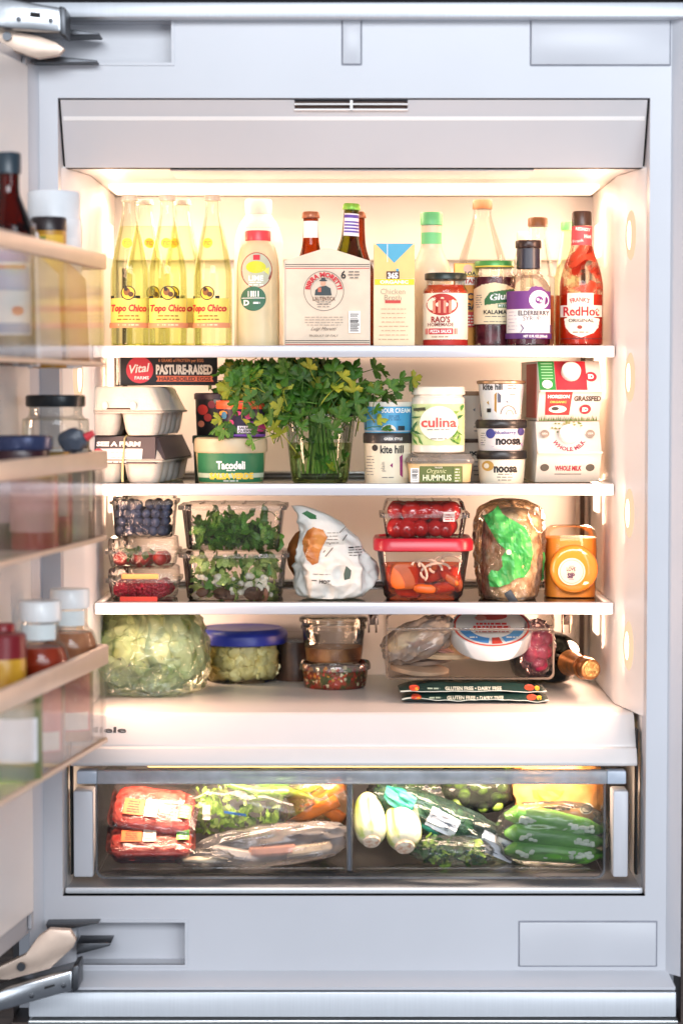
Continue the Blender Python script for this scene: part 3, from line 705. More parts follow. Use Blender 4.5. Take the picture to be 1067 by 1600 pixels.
# pizza sauce jar
it = Item('sauce_jar', 'red pizza sauce jar with dark lid and cream label', 'jar', 695, .224, z1)
it.lathe('glass', [(30, 541), (34, 538), (35, 530), (35, 462), (34, 454), (31, 449), (30, 445), (30, 437)], jar_g)
it.lathe('sauce', [(28, 540), (33, 537), (33.6, 530), (33.6, 463), (32, 455), (29, 450), (28, 446)], M('tomato_sauce', 'b3240f', .3, col2='d8552a', scale=60, bump=.2, bscale=140))
it.lathe('lid', [(31.5, 438), (32.5, 437), (32.5, 429), (31.5, 427.5), (29, 427), (0, 428)], M('dark_lid', '2a332e', .35, metal=.3), smooth=False)
L = it.cyl(35.2); L.rect(660.6, 459, 729.4, 531, ink('f6ead2'), name='label', part=True); L.rect(661, 532, 729, 540, ink('b51f18'))
L.ell(690, 477, 24, 17, ink('b3261c'))
for x in (676, 684, 692, 700): L.rect(x, 471, x + 4, 490, ink('e58a70'))
L.poly([(667, 474), (690, 468), (713, 474), (713, 471.5), (690, 465.5), (667, 471.5)], ink('f0cdb0'))
L.text("RAO'S", 688, 500, 9, ink('9c2320'), w=28, bold=.03); L.text('HOMEMADE', 688, 508, 5.5, ink('7d2a24'), w=38, bold=.01)
L.rect(671, 514, 706, 523, RED); L.text('PIZZA SAUCE', 688.5, 518.5, 5, WHT, w=31, bold=.03)
for x in (666, 668.5, 708, 710.5): L.rect(x, 514, x + 1.2, 523, RED)
L.lines(688, 526.5, 527, 34, 1, ink('a86a58'), 1.2)
# boxed item, clear cordial bottle, olives
it = Item('pasta_box', 'narrow yellow and orange box behind the pizza sauce and olives', 'box', 727, .285, z1)
it.loft('body', [(541, 19, 16, 1), (412, 19, 16, 1)], card('e9a03c'))
L = it.flat(16); L.rect(709, 413, 745, 432, ink('f3d873'), name='label', part=True); L.ell(729, 421, 7, 7, ink('e8b9a0')); L.text('LOA', 733, 428, 6, K, bold=.04); L.rect(709, 434, 745, 446, ink('f4efe2'))
L.text('TAN', 733, 440, 7, ink('c23a28'), bold=.04); L.text('CI', 734, 464, 11, K, bold=.04); L.text('GA', 734, 479, 10, K, bold=.04); L.rect(709, 488, 745, 512, ink('cf3b26')); L.lines(734, 493, 507, 22, 4, CREAM, 2)
it = Item('cordial_bottle', 'tall clear glass bottle with brown cap behind the olive jar', 'bottle', 752, .40, z1)
it.lathe('glass', [(34, 541), (38, 536), (38, 430), (36, 406), (27, 378), (18, 352), (14, 338), (13.5, 328)], jar_g)
it.lathe('cap', [(15, 327), (15, 315), (13.5, 312.5), (0, 312)], M('brown_cap', '8a5a34', .4), smooth=False, flute=.03, n=50)
it.lathe('liquid', [(33, 539), (36.5, 535), (36.5, 460)], G('pale_cordial', 'f5dcae', 'e3b878', refl=.3))
it = Item('olive_jar', 'dark kalamata olive jar with green lid and cream label', 'jar', 771, .262, z1)
it.lathe('glass', [(28, 541), (32, 538), (33, 532), (33, 440), (32, 432), (30, 427), (29, 424), (29, 418)], jar_g)
olv = M('olive_brine', '3a1420', .25, col2='7a3440', scale=55, bump=.5, bscale=60)
it.lathe('olives', [(26, 540), (31, 537), (31.6, 531), (31.6, 441), (30, 437)], olv)
it.lathe('lid', [(30, 419), (31, 418), (31, 410), (30, 408.5), (0, 408)], M('green_lid', '4d9a4c', .35, metal=.2), smooth=False)
L = it.cyl(31.1); L.k = 2; L.rect(742, 416.4, 800, 418.6, ink('e6c84a'), name='lid_print', part=True); 
L = it.cyl(33.2); fill(L, [(739, 453), (752, 446), (771, 443), (790, 446), (803, 453), (803, 507), (739, 507)], ink('f2dfb4'), name='label', part=True)
fill(L, [(756, 469), (764, 458), (802, 452), (802, 472), (770, 476), (756, 478)], ink('2f6b3a')); L.text('Giulia', 783, 464, 10, WHT, w=38, bold=.03, shear=.15, rot=6)
L.rect(776, 476, 796, 482, ink('4a7c3c')); L.text('PITTED', 786, 479, 4, WHT, bold=.03); L.text('KALAMATA', 778, 488.5, 6.5, K, w=46, bold=.02)
L.lines(748, 462, 480, 10, 6, GRY, 1); L.lines(772, 495, 503, 40, 2, GRY, 1.1)
# syrup
it = Item('syrup_bottle', 'round shouldered elderberry syrup bottle with purple and white label', 'bottle', 824, .226, z1)
it.lathe('glass', [(30, 541), (34, 538), (34.6, 532), (34.6, 460), (33, 446), (26, 434), (19, 428), (18, 420), (18, 388), (18.5, 386)], G('flint_glass', 'faf6f0', 'e9dfd8', rough=.03, refl=.5))
it.lathe('syrup', [(28, 540), (33, 537), (33.4, 531), (33.4, 462)], M('elderberry_syrup', '4a1730', .2, col2='7a2a3c', scale=10))
it.lathe('cap', [(20, 388), (20.5, 387), (20.5, 378), (19.5, 376), (0, 375.5)], M('black_cap', '3a2a26', .3, metal=.3), smooth=False, flute=.02, n=60)
it.lathe('neck_sleeve', [(18.8, 420), (18.8, 389)], M('neck_dark', '2c2c38', .3), smooth=False, close0=False, close1=False)
L = it.cyl(34.8); fill(L, [(790.5, 456), (824, 456), (828, 450), (836, 448.5), (845, 450), (851, 456), (857.5, 456), (857.5, 484), (790.5, 484)], ink('6a2f7c'), name='label', part=True)
L.rect(790.5, 484, 857.5, 521, ink('f2ece6')); L.ell(840, 470, 15, 15, WHT); L.ell(840, 470, 11.5, 11.5, ink('6a2f7c'), inner=.93); L.ell(840, 470, 6, 6, ink('6a2f7c')); L.ell(838, 469, 2, 2, WHT); L.ell(842.5, 471.5, 2, 2, WHT)
L.text('ELDERBERRY', 832, 490, 7.5, ink('3c3340'), w=46, bold=.02); L.text('SYRUP', 829, 498.5, 7, ink('5a5060'), w=26)
L.poly([(812, 508), (857, 508), (857, 520), (812, 520), (816, 514)], ink('4a2a66')); L.text('TRADITIONALLY MADE', 835, 511.5, 3, WHT, w=36, bold=.03); L.text('CUSTOM SWEET', 835, 516.5, 3, WHT, w=30, bold=.03)
L.rect(790.5, 521.5, 857.5, 530, ink('5a2c70')); L.text('NET 12 FL OZ (355ml)', 834, 526, 3.6, WHT, w=34, bold=.03)
L.lines(801, 488, 515, 14, 6, ink('c8b9c4'), 1)
# bottles behind the syrup and hot sauce
def back_bottle(cx, y, label, body, tint, cap, ctop, chw, hw, neckpy):
    b = Item('sauce_bottle', label, 'bottle', cx, y, z1)
    b.lathe('glass', [(hw - 4, 541), (hw, 536), (hw, neckpy + 70), (hw - 2, neckpy + 55), (chw + 3, neckpy + 20), (chw - 1, neckpy), (chw - 1, ctop + 12)], body)
    b.lathe('contents', [(hw - 5, 540), (hw - 1.5, 536), (hw - 1.5, neckpy + 90)], tint)
    b.lathe('cap', [(chw, ctop + 14), (chw, ctop + 2), (chw - 1.5, ctop), (0, ctop - .5)], cap, smooth=False, flute=.03, n=50)
    return b
back_bottle(838, .345, 'clear bottle with brown cap rising behind the elderberry syrup', jar_g, M('orange_sauce', 'c96a3c', .3), M('brown_cap', '8a5a34', .4), 340, 15, 27, 372)
back_bottle(815, .42, 'pale bottle with cream cap behind the elderberry syrup', jar_g, M('cream_sauce', 'ecd2ac', .4), plastic('f1e0c4'), 362, 9.5, 18, 384)
back_bottle(883, .40, 'slim bottle with green cap behind the hot sauce', G('greenish_glass', 'f8fae6', 'e9efc0', refl=.5), M('pepper_sauce', 'c8442a', .3), plastic('63bd72'), 346, 9, 19, 372)
# hot sauce
it = Item('hot_sauce_bottle', 'red hot sauce bottle with dark cap and sauce smears inside', 'bottle', 906, .232, z1)
hsP = [(29, 541), (33, 538), (34, 530), (34, 460), (33, 440), (28, 418), (21, 398), (17, 384), (16, 375), (15.5, 352)]
it.lathe('glass', hsP, G('hot_sauce_glass', 'fcf5ea', 'f0dcc6', rough=.03, refl=.5))
it.lathe('sauce', [(28, 540), (32, 537), (32.8, 530), (32.8, 461)], M('cayenne_sauce', 'c4200c', .25, col2='d83a18', scale=14))
smear = bpy.data.materials.new('sauce_smear'); MATS['sauce_smear'] = smear
nt, N, Lk = nodes(smear); o_ = N('ShaderNodeOutputMaterial'); d_ = N('ShaderNodeBsdfPrincipled'); d_.inputs['Base Color'].default_value = lin('d4452a'); d_.inputs['Roughness'].default_value = .35
t_ = N('ShaderNodeBsdfTransparent'); mx = N('ShaderNodeMixShader'); nz = N('ShaderNodeTexNoise'); nz.inputs['Scale'].default_value = 26; nz.inputs['Detail'].default_value = 6; nz.inputs['Distortion'].default_value = .8
tc = N('ShaderNodeTexCoord'); rp = N('ShaderNodeValToRGB'); rp.color_ramp.elements[0].position = .48; rp.color_ramp.elements[1].position = .56
Lk(tc.outputs['Object'], nz.inputs['Vector']); Lk(nz.outputs['Fac'], rp.inputs[0]); Lk(rp.outputs[0], mx.inputs[0]); Lk(t_.outputs[0], mx.inputs[1]); Lk(d_.outputs[0], mx.inputs[2]); Lk(mx.outputs[0], o_.inputs[0])
it.lathe('sauce_film', [(33.4, 461), (32.4, 440), (27.4, 418), (20.4, 398), (16.4, 384)], smear, close0=False, close1=False)
it.lathe('cap', [(15, 353), (15, 333), (13.5, 330.5), (0, 330)], M('hot_cap', '3d2519', .35), smooth=False, flute=.03, n=60)
L = it.cyl([(17.4, 386), (16.6, 375), (16.2, 352)]); L.rect(890.5, 354, 921.5, 384, ink('cf4a50'), name='neck_wrap', part=True); L.text('REDHOT', 908, 359, 5, WHT, w=22, bold=.03, rot=-6); L.text('Frank', 901, 377, 5, WHT, w=16, rot=8); L.text('Hot', 915, 370, 6, WHT, w=10, bold=.03)
L = it.cyl(34.3); fill(L, [(885, 459), (925, 459), (925, 497), (934, 499), (932, 512), (925, 521), (906, 528), (890, 522), (882, 512), (880, 499), (885, 497)], ink('f7ead8'), name='label', part=True)
L.text("FRANK'S", 904, 469, 7, RED, w=30, bold=.03, arc=(40, 1)); L.rect(874.5, 478, 937.5, 496, ink('f5e6d6'))
L.text('RedHot', 906, 487, 14, ink('c01a20'), w=54, bold=.03); L.text('ORIGINAL', 906, 501.5, 5.5, K, w=38, bold=.02)
L.ell(904, 512, 4, 3, ink('8a3a2c')); L.lines(906, 519, 520, 34, 1, ink('6a5a3a'), 1.6)
L.rect(874.5, 529, 937.5, 530.5, ink('7a140c'))
# ================================================================= middle shelf
# egg cartons, end on: pulp lid over a cup base
pulp = M('egg_pulp', 'c6bfb6', .85, var=.06, scale=40, bump=.5, bscale=160)
pulp2 = M('egg_pulp_white', 'dcd4c8', .85, var=.05, scale=40, bump=.4, bscale=160)
def egg_carton(label, zb, cx, lidm, h, hw, rz, sleeve):
    it = Item('egg_carton', label, 'egg carton', cx, .305, zb, rz=rz, group='pulp egg cartons')
    m = it.m; H = h * m; W = hw * m; dp = .115
    cups = []
    for i in range(2):
        for j in range(5):
            cups.append(shift(rloft([(0, W * .34, dp * .145, .012), (H * .10, W * .40, dp * .17, .014), (H * .46, W * .47, dp * .195, .012)], k=4), ((i - .5) * W * .98, (j - 2) * dp * .395, 0)))
    add('cup_base', join(*cups), pulp, it.root)
    add('rim', rloft([(H * .45, W * 1.02, dp * 1.02, .006), (H * .49, W * 1.04, dp * 1.04, .006), (H * .50, W * 1.0, dp, .006)], k=4), pulp, it.root)
    add('lid', rloft([(H * .505, W * 1.03, dp * 1.03, .008), (H * .53, W * 1.0, dp, .012), (H * .95, W * .80, dp * .88, .016), (H, W * .72, dp * .84, .016)], k=4), lidm, it.root)
    if not sleeve:
        add('latch_slot', boxes((-W * .34, W * .30, -dp * 1.01, -dp * .985, H * .53, H * .56)), M('slot_dark', '4a3024', .9), it.root, smooth=False)
        for s in (-.36, .32): add('latch_tab', blob(.006, .004, .008, 12, 8, amp=0), lidm, it.root, loc=(W * s, -dp * .99, H * .60))
    return it, H, W, dp
it, H, W, dp = egg_carton('lower pulp egg carton with dark printed sleeve and rubber band', z2, 216, pulp, 70, 62, -7, True)
slv = M('sleeve_dark', '4a4044', .6, var=.06)
n0 = Vector((0, -(H * .95 - H * .53), -dp * .12)); 
a = Vector((0, -dp * 1.035, H * .42)); b = Vector((0, -dp * .89, H * 1.0))
pl = add('sleeve', loft([[(-W * .86, a.y, a.z), (W * .86, a.y, a.z), (W * .86, a.y + .004, a.z), (-W * .86, a.y + .004, a.z)], [(-W * .80, b.y, b.z), (W * .80, b.y, b.z), (W * .80, b.y + .004, b.z), (-W * .80, b.y + .004, b.z)]]), slv, it.root, smooth=False)
add('sleeve_side', loft([[(W * .865, -dp * 1.03, H * .42), (W * 1.06, -dp * .9, H * .52), (W * 1.06, dp * .9, H * .52), (W * .865, dp * .9, H * .42)], [(W * .80, -dp * .885, H), (W * .84, -dp * .8, H * .97), (W * .84, dp * .8, H * .97), (W * .80, dp * .9, H)]]), slv, it.root, smooth=False)
up = (b - a); L = Lab(plane((a + b) / 2, (1, 0, 0), up), pl, lambda px: (px - 212) * it.m, lambda py: -(py - 702) * it.m)
L.text('SEE A FARM', 206, 692, 7, WHT, w=68, bold=.06); L.rect(172, 700, 244, 718, ink('efe9e6')); L.ell(176, 709, 9, 9, ink('d6324a')); L.lines(176, 707, 712, 10, 2, WHT, 1.4); L.lines(212, 706, 713, 44, 2, ink('b9a9b4'), 2, 3); L.lines(206, 721, 721.5, 40, 1, WHT, 1.6)
bx = W * .06; add('rubber_band', tube([(bx, -dp * 1.07, H * .02), (bx, -dp * 1.055, H * .45), (bx, -dp * .92, H * .97), (bx, -dp * .8, H * 1.015), (bx, dp * .8, H * 1.015)], .0016, 6), M('rubber_band', 'cbbd86', .6), it.root)
zE = z2 + H * 1.03
it, H2, W, dp = egg_carton('upper pulp egg carton with pale lid on top of the printed one', zE, 210, pulp2, 74, 64, -5, False)
zE2 = zE + H2 + .002
# egg box
it = Item('egg_box', 'black hard boiled egg box with red round logo, on the egg cartons', 'box', 262, .30, zE2, rz=11)
m = it.m; hw, hh, hd = 76 * m, 47 * m, 26 * m
add('body', boxes((-hw, hw, -hd, hd, 0, hh)), card('1f1f26'), it.root, bev=.001)
L = it.flat(26); L.U = lambda px: (px - 266) * m; L.V = lambda py: hh / 2 - (py - 587) * m
L.ell(221, 587, 21, 20.5, ink('d63a48'), name='logo', part=True); L.text('Vital', 221, 584, 13, WHT, w=32, shear=.3, bold=.02, rot=6); L.text('FARMS', 224, 599, 5, WHT, w=22, bold=.03)
L2 = it.flat(26); L2.U, L2.V, L2.k = L.U, L.V, 1
L2.text('PASTURE-RAISED', 290, 586, 14, ink('efeae0'), w=88, bold=.05, name='lettering'); L2.text('6 GRAMS of PROTEIN per EGG', 285, 572, 5, ink('d88a58'), w=70, bold=.02)
L2.poly([(246, 596), (336, 596), (333, 600.5), (336, 605), (246, 605), (249, 600.5)], ink('dd6a42')); L2.text('HARD-BOILED EGGS', 291, 600.5, 6, K, w=80, bold=.02)
Ls = Lab(plane((-hw, 0, hh / 2), (0, -1, 0), (0, 0, 1)), it.root, lambda u: u * m, lambda v: -v * m)
Ls.ell(8, 0, 17, 20, ink('d63a48'), name='logo', part=True); Ls.text('Vital', 8, -2, 10, WHT, w=24, shear=.3); 
add('side_edge', boxes((-hw - .0004, -hw + .0012, -hd - .0006, -hd + .0008, 0, hh)), card('cfc9c0'), it.root, smooth=False)

# salsa tubs
it = Item('salsa_tub', 'green labelled salsa verde tub with frosted lid under the queso tubs', 'tub', 361, .245, z2)
tubP = [(47, 757), (50, 754), (53, 728), (55, 704)]
it.lathe('body', tubP, M('tub_clear_beige', 'cdb98c', .35, var=.1))
it.lathe('lid', [(56, 706), (57.5, 704), (57.5, 690), (56, 685), (52, 683), (0, 684)], M('frosted_lid', 'd8c9a8', .4, transl=.2), smooth=False)
L = it.cyl(tubP); L.rect(310, 707, 412, 752, ink('1f6a45'), name='label', part=True); L.rect(310, 738, 412, 745, ink('b9c9b4'))
L.text('Tacodeli', 361, 725, 12, WHT, w=44, bold=.04); L.lines(361, 733, 734, 18, 1, WHT, 1.2); L.text('SALSA VERDE', 362, 742, 9, ink('f0c93c'), w=66, bold=.05); L.lines(361, 749, 750, 30, 1, WHT, 1.2)
zt_ = it.z + it.V(683) + .001
it = Item('salsa_tub', 'orange rimmed tub with purple floral label on the salsa verde', 'tub', 379, .232, zt_)
P_ = [(33, 683), (36, 680), (38, 655), (39, 637)]
it.lathe('body', P_, M('tub_purple', '2b1d38', .35))
it.lathe('lid', [(40, 639), (41, 637), (41, 628), (40, 626), (0, 626.5)], plastic('e2562f'), smooth=False)
L = it.cyl(P_); L.k = 2
rg = random.Random(3)
for i in range(10): L.ell(346 + rg.random() * 66, 645 + rg.random() * 28, 3 + rg.random() * 4, 3 + rg.random() * 3, ink(rg.choice(['c8372f', 'd98a2a', '7a2f8a', '2f6a8a', 'd6447a'])), name='print')
L.rect(372, 665, 392, 676, ink('e8e2ee')); L.text('SALSA', 382, 668, 4, K, bold=.04); L.text('QUESO', 382, 673, 4, K, bold=.04); L.ell(405, 668, 8, 6, ink('c2347a')); L.rect(346, 678, 412, 682, ink('6a3fa0'))
it = Item('salsa_tub', 'dark floral tub half hidden behind the orange rimmed tub', 'tub', 341, .325, z2)
P_ = [(34, 757), (36, 752), (38, 700), (39, 690)]
it.lathe('body', P_, M('tub_dark_green', '1f3a30', .35)); it.lathe('lid', [(40, 692), (40, 682), (38, 680), (0, 680)], plastic('24443a'), smooth=False)
it2 = Item('salsa_tub', 'black tub with red flower print at the back of the tub stack', 'tub', 344, .325, it.z + it.V(680) + .001)
P_ = [(33, 680), (36, 677), (38, 622)]
it2.lathe('body', P_, M('tub_black', '201a1c', .35)); it2.lathe('lid', [(40, 624), (40, 616), (38, 614), (0, 614)], M('lid_dark', '3a2430', .4), smooth=False)
L = it2.cyl(P_)
for x, y, r, c_ in ((318, 640, 8, 'c8372f'), (332, 632, 6, '8a2a3a'), (326, 652, 6, 'b83a34'), (316, 662, 5, 'd87a5a'), (340, 626, 5, '7a8a8a')): L.ell(x, y, r, r, ink(c_))

# vase and coriander
vz = Item('glass_vase', 'tapered drinking glass holding the coriander in water', 'glass', 500, .262, z2)
vP = [(36, 757), (43, 754), (46, 735), (51, 690), (55, 650), (55.5, 648)]
vz.lathe('glass_wall', vP, G('tumbler_glass', 'f8fbf8', 'd3dfd6', rough=.02, refl=.7), close1=False)
vz.lathe('water', [(34, 754), (42, 752), (45, 735), (49.5, 692)], G('stem_water', 'eef4dc', 'd3dfb0', rough=.02, refl=.3))
vz.lathe('rim', [(55.2, 650), (56, 648.5), (55.4, 647)], G('tumbler_rim', 'dfe8df', '8fa394', film=.15), close0=False, close1=False)
leafm = M('coriander_leaf', '4f8226', .42, col2='234c14', scale=30, transl=.28, rnd=.45, bump=.3, bscale=90)
leafy = M('coriander_leaf_highlight', 'b9b13a', .45, col2='7f9a2c', scale=26, transl=.3, rnd=.3, bump=.3, bscale=90)  # yellow-lit highlights put into the colour of some leaves
stemm = M('coriander_stem', '6f9440', .4, var=.15, rnd=.2)
def leaf_geo(seed, lobes=3, teeth=4):
    rg = random.Random(seed); n = 42; th = []; rad = []
    cs = [0] if lobes == 1 else [-68, 0, 68]; ls = [1.0] if lobes == 1 else [.86 * rg.uniform(.9, 1.1), 1.0, .86 * rg.uniform(.9, 1.1)]
    for i in range(n + 1):
        t = -118 + 236 * i / n; r = .22
        for c0, l0 in zip(cs, ls):
            d = (t - c0) / (34 if lobes > 1 else 80); r = max(r, l0 * math.exp(-abs(d) ** 3.2 * .9) * (1 - .17 * (.5 - .5 * math.cos(d * 3.0 * math.pi + .2))))
        th.append(R(90 + t)); rad.append(r * rg.uniform(.95, 1.04))
    fold = rg.uniform(.10, .22); droop = rg.uniform(-.45, .15); side = rg.uniform(-.3, .3)
    z = lambda r, a: fold * r * math.cos((a - math.pi / 2) * 5.3) * .6 + droop * r * r * math.sin(a) + side * r * math.cos(a) * abs(math.cos(a))
    V = [(0, 0, 0)] + [(rad[i] * .55 * math.cos(th[i]), rad[i] * .55 * math.sin(th[i]), z(rad[i] * .55, th[i])) for i in range(n + 1)] + [(rad[i] * math.cos(th[i]), rad[i] * math.sin(th[i]), z(rad[i], th[i])) for i in range(n + 1)]
    Fc = [(0, i + 1, i + 2) for i in range(n)] + [(i + 1, n + 2 + i, n + 3 + i, i + 2) for i in range(n)]
    st = tube([(0, .02, 0), (.05 * side, -.5, -.10), (.2 * side, -1.1, -.35), (.35 * side, -1.7, -.75)], [.030, .035, .04, .045], 5)
    return join((V, Fc), st)
LEAF = [mesh('leaf', leaf_geo(s, 3, 4), leafm) for s in range(5)] + [mesh('leaf', leaf_geo(s + 9, 3, 4), leafy) for s in range(3)]
cil = empty('coriander_bunch', 'bushy bunch of fresh green coriander in the glass', 'herbs', (xat(500, .262), .262, z2 + .012))
inv = Vector(cil.location)
rg = random.Random(11)
zmax = zS[0] - SH_T - .004
nodes_ = []
for i in range(34):
    a = rg.uniform(0, 2 * math.pi); r0 = rg.uniform(0, .03)
    base = Vector((r0 * math.cos(a), r0 * math.sin(a), 0.0))
    ex, ez = rg.choice([(-135, 590), (-120, 640), (-120, 600), (-90, 575), (-60, 585), (-30, 572), (0, 575), (30, 580), (60, 572), (95, 600), (130, 595), (80, 640), (-140, 690), (40, 610), (-70, 620), (0, 620), (110, 575), (-95, 650), (100, 660)])
    dy = rg.uniform(-.075, .11)
    e = at(500 + ex + rg.uniform(-22, 22), ez + rg.uniform(-15, 15), .262 + dy) - inv
    e.z = min(e.z, zmax - inv.z - .01)
    mid = Vector((base.x * .6 + e.x * .10, base.y * .3 + e.y * .1, vz.V(640)))
    pth = smoothprof_v = [base.lerp(mid, t) if t < 1 else mid for t in (0, .5, 1)]
    for t in (.25, .5, .75, 1.0):
        q = mid.lerp(e, t); q.z += .02 * math.sin(t * math.pi) * (1 if e.z < mid.z + .06 else .3); q.z = min(q.z, zmax - inv.z - .006); pth.append(q)
    add('stem', tube(pth, [.0021, .002, .0018, .0015, .0013, .001, .0008], 6), stemm, cil)
    nodes_.append((pth[-1], pth[-2], pth[-3]))
k = 0
def put_leaf(pos, s):
    o = bpy.data.objects.new('leaf', rg.choice(LEAF if rg.random() < .5 else LEAF[:5])); COL.objects.link(o); o.parent = cil
    o.location = pos; o.scale = (s, s, s)
    o.rotation_euler = (R(90 + rg.uniform(-60, 35)), R(rg.uniform(-30, 30)), R(rg.uniform(-45, 45)))
    a_ = max(-115, min(115, -pos.x / .13 * 75)) if pos.z > .1 else -pos.x / .13 * 120
    o.rotation_euler.rotate_axis('Z', R(a_ + rg.uniform(-50, 50)))
for e, p, q in nodes_:
    for j in range(6):
        c0 = (e, e, e, p, p, q)[j]; pos = c0 + Vector((rg.uniform(-.022, .022), rg.uniform(-.02, .02), rg.uniform(-.024, .018)))
        pos.z = min(pos.z, zmax - inv.z - .012); put_leaf(pos, rg.uniform(.014, .024))
for i in range(240):
    pos = at(500 + rg.gauss(-18, 56), rg.uniform(572, 652), .262 + rg.uniform(-.07, .06)) - inv
    pos.z = min(pos.z, zmax - inv.z - .012); put_leaf(pos, rg.uniform(.014, .024))
for px, py in ((350, 672), (365, 668), (378, 655), (338, 668), (395, 690), (402, 668), (345, 655), (590, 655), (600, 668), (585, 640), (640, 600), (625, 592), (610, 605), (470, 668), (520, 672), (440, 678), (425, 650), (412, 660), (560, 648), (450, 656), (500, 660), (535, 655)):
    put_leaf(at(px, py, .262 - rg.uniform(.055, .085)) - inv, rg.uniform(.016, .021))
for px in (470, 485, 500, 515, 530, 478, 508, 465, 490, 520, 535, 500, 480, 512, 525, 474):      # stems and leaves under water
    put_leaf(at(px, rg.uniform(685, 735), .262 - .02) - inv, rg.uniform(.008, .013))

# tubs right of the vase
def cup(name, label, cx, y, z, P, body, lid=None, lidm=None, group=None, smooth=True):
    it = Item(name, label, 'tub', cx, y, z, group=group)
    it.lathe('body', P, body, smooth=smooth)
    if lid: it.lathe('lid', lid, lidm, smooth=False)
    return it, it.cyl([(h + .2, p) for h, p in P])
it, L = cup('yogurt_tub', 'cream plant yogurt tub with magenta diamond under the sour cream', 606, .245, z2, [(33, 757), (36, 754), (37.5, 691)], plastic('eee0c4'), [(38.5, 692), (39, 690), (39, 678), (37.5, 676), (0, 676)], plastic('3a3433'))
L.text('kite hill', 612, 701, 12, K, w=36, bold=.03); L.ell(586, 699, 4.5, 5, K); L.lines(579, 712, 740, 14, 7, GRY, 1); L.poly([(609, 726), (628, 709), (628, 745)], ink('8c1f62')); L.rect(629, 706, 640, 746, ink('f2e6cc')); L.text('plain', 598, 728, 6, GRY, rot=90); L.lines(606, 744, 745, 24, 1, GRY, 1.3)
L2 = it.cyl(39.1); L2.k = 1; L2.text('GREEK STYLE', 614, 685, 4, WHT, w=28, bold=.02)
zz = it.z + it.V(676) + .0008
it, L = cup('sour_cream_tub', 'sky blue sour cream tub stacked on the cream yogurt tub', 606, .245, zz, [(34, 676), (37, 673), (39, 634)], plastic('4a9cc8'), [(40, 635), (40.5, 633), (40, 628), (0, 628)], plastic('d6d2c6'))
L.text('SOUR CREAM', 618, 641, 7, WHT, w=44, bold=.02); L.lines(615, 649, 655, 22, 3, ink('2a5f8a'), 1.3); L.poly([(572, 636), (592, 652), (602, 672), (572, 672)], ink('1f4a68'))
L.ell(607, 672, 11, 9, ink('e8d8c8'), inner=.55, a0=0, a1=180); L.rect(621, 665, 631, 672, ink('26323c')); L.rect(568, 672.5, 644, 674.5, ink('d8e0e2'))
# hummus under culina
it = Item('hummus_tub', 'clear lidded hummus tub with green label under the tall jar', 'tub', 686, .232, z2)
it.loft('body', [(757, 44, 40, 18), (752, 47, 43, 20), (722, 50, 46, 22)], M('hummus', 'e0c08a', .5, var=.08, scale=30))
it.loft('lid', [(723, 52, 48, 22), (720, 53.5, 49, 22), (716, 53.5, 49, 22), (713, 50, 46, 20), (708.5, 48, 44, 20)], G('lid_clear', 'f0ece4', 'cfc6b8', film=.25, rough=.05, bump=.3))
L = it.flat(45.5); L.rect(654, 727, 720, 752, ink('5d6a2a'), name='label', part=True); L.rect(640, 730, 653, 752, WHT); L.bars(642, 732, 652, 750, K, 10, horiz=True, seed=5); L.text('Organic', 680, 734, 7, ink('d8d69a'), w=30, shear=.3); L.text('HUMMUS', 681, 744.5, 9, ink('eef0c8'), w=44, bold=.02); L.rect(707, 729, 718, 751, ink('7d8a3c')); L.lines(712, 731, 749, 8, 5, CREAM, 1.4); L.text('TRADER', 683, 729, 2.5, CREAM)
zz = it.z + it.V(708.5) + .0008
it = Item('yogurt_jar', 'white lidded coconut yogurt jar with leafy label, on the hummus', 'jar', 684, .232, zz)
jP = [(36, 708), (40, 705), (41.5, 698), (41.5, 628), (40, 623), (38, 620), (38, 616)]
it.lathe('body', jP, plastic('f2e8d8', .2))
it.lathe('lid', [(40.5, 617), (41.5, 616), (41.5, 607), (40, 604.5), (0, 604)], plastic('f4ecdc', .3), smooth=False, flute=.012, n=70)
L = it.cyl(41.7); L.rect(643.5, 631, 724.5, 695, ink('cfdc9c'), name='label', part=True)
rg = random.Random(5)
for i in range(22):
    s = rg.choice((-1, 1)); x = 684 + s * rg.uniform(24, 38); y = rg.uniform(634, 692); a = R(rg.uniform(0, 360)); ln, wd = rg.uniform(6, 12), rg.uniform(1.5, 3)
    dx, dy = math.cos(a), math.sin(a); ps = [(x - dx * ln, y - dy * ln), (x - dy * wd, y + dx * wd), (x + dx * ln, y + dy * ln), (x + dy * wd, y - dx * wd)]
    ps = [(max(644, min(724, a_)), max(631.5, min(694.5, b_))) for a_, b_ in ps]; L.poly(ps, ink(rg.choice(['4f8a3a', '7fa84a', '2f6a34'])), name='leaf_print')
L.ell(685, 661, 27, 27, ink('f5f0dc')); L.text('culina', 685, 659, 15, ink('d8504a'), w=50, bold=.025); L.lines(685, 670, 671, 44, 1, GRY, 1.4); L.lines(685, 684, 685, 30, 1, GRY, 1.6); L.poly([(649, 638), (666, 636), (667, 641), (650, 642)], ink('2b3a24'))
